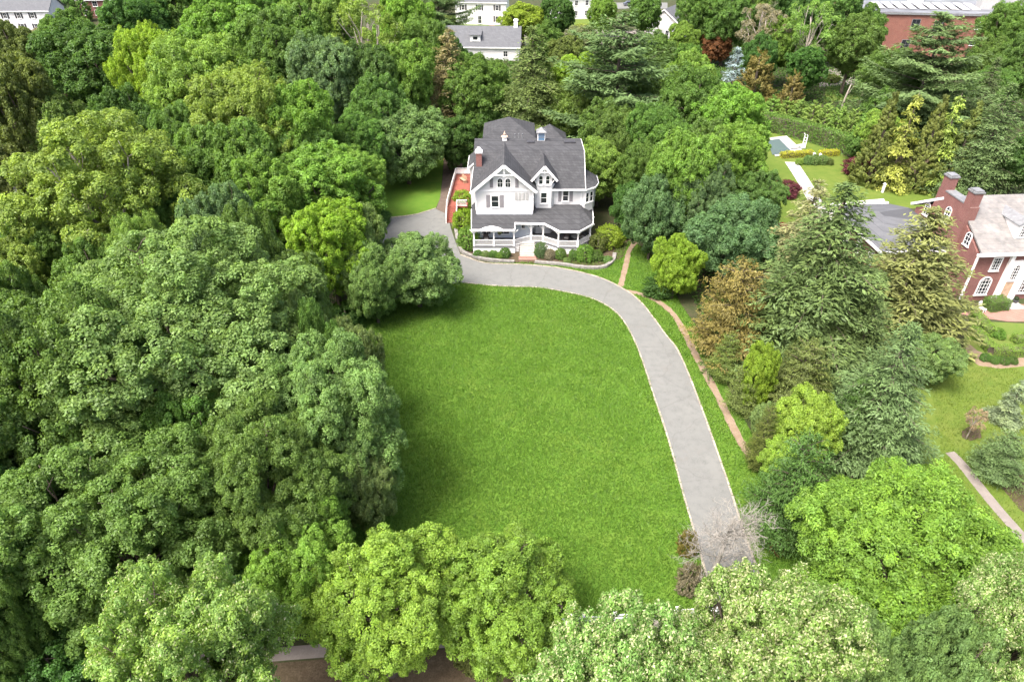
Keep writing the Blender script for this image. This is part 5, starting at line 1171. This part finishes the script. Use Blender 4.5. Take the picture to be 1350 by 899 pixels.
# hedges
def hedge(name,label,pts,wd,ht,col,seed,leaf=0.10,den=340,cat='hedge',group=None,cream=0.0):
    """clipped hedge: twiggy core and a skin of leaves over its sides and top"""
    x0,y0 = pts[0]; o = thing(name,label,cat,(x0,y0,0),0,group); core = MB(); Q,Tn = [],[]; rg = np.random.default_rng(seed)
    for a,b in zip(pts[:-1],pts[1:]):
        a,b = np.array(a)-(x0,y0),np.array(b)-(x0,y0); L = np.linalg.norm(b-a); d = (b-a)/L; s = np.array([-d[1],d[0]])
        core.beam((*(a+d*0.1),ht*0.44),(*(b-d*0.1),ht*0.44),wd*0.72,ht*0.86)
        n = int(L*(wd+2*ht)*den); t = rg.uniform(-0.1,L+0.1,n); p = rg.uniform(-ht,wd+ht,n)
        sx = np.clip(p,0,wd)-wd/2; hz = np.where(p<0,ht+p,np.where(p>wd,ht-(p-wd),ht)); nn = np.zeros((n,3)); side = np.where(p<0,-1,np.where(p>wd,1,0))
        nn[:,:2] = side[:,None]*s; nn[:,2] = (side==0)*1.0
        bulge = 0.05*np.sin(t*3.1+hz*4)+rg.normal(size=n)*0.04
        P = np.zeros((n,3)); P[:,:2] = a+np.outer(t,d)+np.outer(sx,s); P[:,2] = hz; P += nn*bulge[:,None]
        N = nrm(nn+rg.normal(size=(n,3))*0.55); l = leaf*rg.uniform(0.7,1.4,n)
        Q.append(leaves_to_quads(P,N,rg.normal(size=(n,3))+np.array([0,0,0.4]),l,l*0.6)); Tn.append(np.stack([0.5+rg.normal(size=n)*0.2,np.clip(rg.normal(size=n)*0.3+0.2,0,1),np.zeros(n)],1))
    for e,sg in ((pts[0],-1),(pts[-1],1)):
        e = np.array(e)-(x0,y0); k = int(wd*ht*den); dd_,ss_ = (d,s) if sg == 1 else (np.array(pts[1])-np.array(pts[0]),None)
        dd_ = dd_/np.linalg.norm(dd_); ss_ = np.array([-dd_[1],dd_[0]]); P = np.zeros((k,3)); P[:,:2] = e+np.outer(rg.uniform(-wd/2,wd/2,k),ss_)+dd_*sg*0.1; P[:,2] = rg.uniform(0,ht,k); P += rg.normal(size=(k,3))*0.04
        l = leaf*rg.uniform(0.7,1.4,k); Q.append(leaves_to_quads(P,nrm(np.array([*(dd_*sg),0.2])+rg.normal(size=(k,3))*0.5),rg.normal(size=(k,3)),l,l*0.6)); Tn.append(np.stack([0.5+rg.normal(size=k)*0.2,np.clip(rg.normal(size=k)*0.3+0.2,0,1),np.zeros(k)],1))
    core.build('stems','bark',o); f = link('foliage',quad_mesh('foliage',np.concatenate(Q),np.concatenate(Tn),'leaf'),o); f.color = (*(COL[col] if isinstance(col,str) else col),1); return o
hedge('hedge','long clipped dark green hedge behind the swimming pool',px([(1003,170),(1040,178),(1075,188),(1110,200),(1142,214)]),2.2,3.0,'mid',51,0.26,50)
hedge('flower_hedge','low bright yellow hedge in front of the pool deck',px([(1030,208),(1069,205.5)]),1.3,0.9,(0.37,0.39,0.05),52,0.16,120)
hedge('flower_hedge','short bright yellow hedge right of the white garden posts',px([(1081,206),(1103,204.5)]),1.3,0.9,(0.37,0.39,0.05),53,0.16,120)
hedge('box_hedge','clipped box hedge running from the patio toward the lawn',px([(1283,420),(1304,444)]),1.1,1.0,'yel',54)
hedge('box_hedge','clipped box hedge with a corner around the lower garden bed',px([(1282,440),(1306,466),(1330,468),(1400,466)]),1.1,0.9,'yel',55)
hedge('box_hedge','short clipped box hedge cut by the photo edge above the cornered one',px([(1336,452),(1400,450)]),1.2,0.9,'yel',56)
hedge('foundation_hedge','rounded dark green hedge under the arched window of the brick house',px([(1300,408),(1322,405)]),1.5,1.3,'mid',57)
# shrubs by the white house
gb = 'shrubs in the bed in front of the white house'
for k,u,v,r,h,c,lab in (
 ('shrub_big',610,280,14,2.8,'lime','tallest yellow green bush beside the deck stairs'),
 ('shrub_big',612,306,14,2.8,'lime','middle yellow green bush of the three along the drive'),
 ('shrub_big',617,331,14,2.8,'yel','darker olive bush at the front corner of the porch'),
 ('shrub',630,340,6,0.8,'mid','low bush at the start of the stone edging'),
 ('shrub',640,341,6,0.8,'grey','low grey bush second along the stone edging'),
 ('shrub',650,341,6,0.9,'mid','low bush under the pedimented porch bay'),
 ('shrub',658,341,5,0.7,'yel','tiny yellowish bush under the pedimented porch bay'),
 ('shrub',666,341,6.5,1.2,'mid','round bush left of the pale front steps'),
 ('shrub_big',713,341,8,2.0,'tree_blue','blue green bush right of the pale front steps'),
 ('shrub',725,343,7,1.2,'dusty','pinkish flowering bush beside the blue green one'),
 ('shrub',739,343,7,1.3,'mid','round green bush beneath the porch angle'),
 ('shrub',756,344,6,1.3,'mid','upright green bush under the eight sided porch end'),
 ('shrub',748,347,4.5,0.6,'pale','tiny pale bush close to the stone edging'),
 ('shrub_big',771,347,11,2.1,'bright','bright green round bush below the eight sided porch end'),
 ('shrub',787,345,8,1.2,'mid','low green bush at the curve of the stone wall'),
 ('shrub_big',789,334,12,2.3,'olive','reddish olive bush beside the outermost porch post'),
 ('shrub_big',803,329,16,2.8,'lime','large lime green bush at the right corner of the white house'),
 ('shrub',818,318,10,1.4,'mid','green bush behind the large lime green one'),
 ('shrub',801,347,6,0.7,'grey','grey low bush at the end of the stone wall')):
    S(k,u,v,r,h,c,lab,group=gb)
S('shrub_big',1134,233,17,2.4,'purple','purple leaved maple in the mulch border of the backyard lawn',name='purple_maple',cat='tree')
S('shrub_big',1038,262,16,2.2,'purple','purple leaved maple beside the white paver walk',name='purple_maple',cat='tree')
gp = 'round bushes under the yellow hedge'
for u,v,r,h,c,lab in ((1054,218,5,0.9,'yel','pale round bush at the top of the paver walk'),(1066,218,6,1.5,'grey','grey green globe bush left of the first white post'),(1075,218,6,1.5,'grey','grey green globe bush between the white posts'),(1085,218,6,1.5,'grey','grey green globe bush right of the white posts'),(1094,218,5,1.0,'olive','small olive bush at the end of the globe row')):
    S('shrub',u,v,r,h,c,lab,group=gp)
for k,u,v,r,h,c,lab in (
 ('shrub',1031,308,7,1.3,(0.42,0.07,0.10),'red pink flowering bush at the edge of the backyard terrace'),
 ('shrub',1317,447,9,0.9,'bright','bright round bush inside the box hedge garden'),
 ('shrub',1300,477,6,0.7,'mid','small green bush first in the row outside the box hedge'),
 ('shrub',1312,480,6,0.7,'mid','small green bush second in the row outside the box hedge'),
 ('shrub',1324,481,6,0.7,'mid','small green bush third in the row outside the box hedge'),
 ('shrub',1336,481,6,0.7,'mid','small green bush last in the row outside the box hedge'),
 ('shrub_big',1122,100,8,1.6,'purple','dark purple bush by the far terrace near the school'),
 ('shrub_big',1098,110,10,1.6,'olive','olive bush at the edge of the far terrace'),
 ('shrub_big',768,40,8,1.5,'ygold','orange yellow bush below the blank sided white house'),
 ('shrub_big',909,787,15,2.6,(0.24,0.215,0.15),'brown withered bush at the foot of the bare dead tree'),
 ('shrub_big',906,735,12,2.2,(0.20,0.175,0.05),'orange tinged bush beside the bare dead tree'),
 ('shrub_big',1026,730,14,1.6,'rust','rusty low bush at the end of the side lawn'),
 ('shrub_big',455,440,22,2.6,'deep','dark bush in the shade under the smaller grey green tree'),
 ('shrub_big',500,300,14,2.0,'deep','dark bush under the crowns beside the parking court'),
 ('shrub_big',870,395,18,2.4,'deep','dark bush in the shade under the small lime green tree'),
 ('shrub_big',1230,450,18,2.2,'olive','olive bush at the foot of the golden brown hemlock'),
 ('shrub_big',1262,440,12,1.8,'dusty','pinkish dry bush beside the box hedge'),
 ('shrub_big',625,890,24,2.2,'olive','dark bush on the verge below the twin street maples'),
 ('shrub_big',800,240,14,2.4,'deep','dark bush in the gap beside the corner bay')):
    S(k,u,v,r,h,c,lab)
# bare dead tree leaning over the drive
def dead_tree(u,v,h,rad,label):
    x,y = G(u,v); o = thing('dead_tree',label,'tree',(x,y,0)); rg = np.random.default_rng(77); tr,tw = MB(),MB()
    base = [np.array([0,0,-0.2]),np.array([0.15,0.1,h*0.22]),np.array([0.4,0.2,h*0.42]),np.array([0.6,0.35,h*0.6])]
    tr.tube(base,[0.24,0.19,0.15,0.10],8)
    def grow(p,d,L,r,lv):
        mid = p+d*L*0.5+rg.normal(size=3)*L*0.06; e = p+d*L+rg.normal(size=3)*L*0.08+np.array([0,0,-0.02*L])
        (tr if lv == 0 else tw).tube([p,mid,e],[r,r*0.8,r*0.55],5 if lv < 2 else 3,False)
        if lv >= 4: return
        for i in range(4 if lv < 3 else 3):
            t = rg.uniform(0.35,1.0); q = p+(e-p)*t; dd = nrm(d*0.8+rg.normal(size=3)*0.62+np.array([0,0,0.12])); grow(q,dd,L*rg.uniform(0.5,0.8),max(r*0.5,0.008),lv+1)
    for i in range(13):
        t = rg.uniform(0.4,1); k = t*3; j = min(2,int(k)); p = base[j]*(1-(k-j))+base[j+1]*(k-j); a = rg.random()*6.283
        d = nrm(np.array([math.cos(a),math.sin(a),rg.uniform(0.5,1.6)])); grow(p,d,rad*rg.uniform(0.3,0.5),0.05,0)
    tr.build('trunk','twig_dead',o,True); tw.build('crown','twig_dead',o)
dead_tree(932,778,10.0,4.6,'bare dead tree with pale grey twigs standing at the lower end of the driveway')
def snag(u,v,h,label,lean=0.0,r=0.25):
    x,y = G(u,v); o = thing('dead_snag',label,'tree trunk',(x,y,0)); q = MB(); q.tube([(0,0,-0.2),(lean*0.3,0.1,h*0.4),(lean*0.6,0,h*0.75),(lean,0.1,h)],[r*1.2,r,r*0.8,r*0.3],8); q.build('trunk','bark_pale',o,True)
    q = MB(); q.tube([(lean*0.5,0,h*0.6),(lean*0.5+0.6,0.2,h*0.72),(lean*0.5+1.0,0.2,h*0.9)],[r*0.4,r*0.25,0.02],6); q.build('branch','bark_pale',o,True)
snag(1044,118,6.0,'pale broken trunk beside the smaller bronze cone',0.3,0.4)
snag(1134,138,7.5,'dark slender trunk at the edge of the dry far lawn',-0.2,0.28)
snag(1107,150,6,'thin pale trunk above the tall evergreen screen',0.8,0.2)
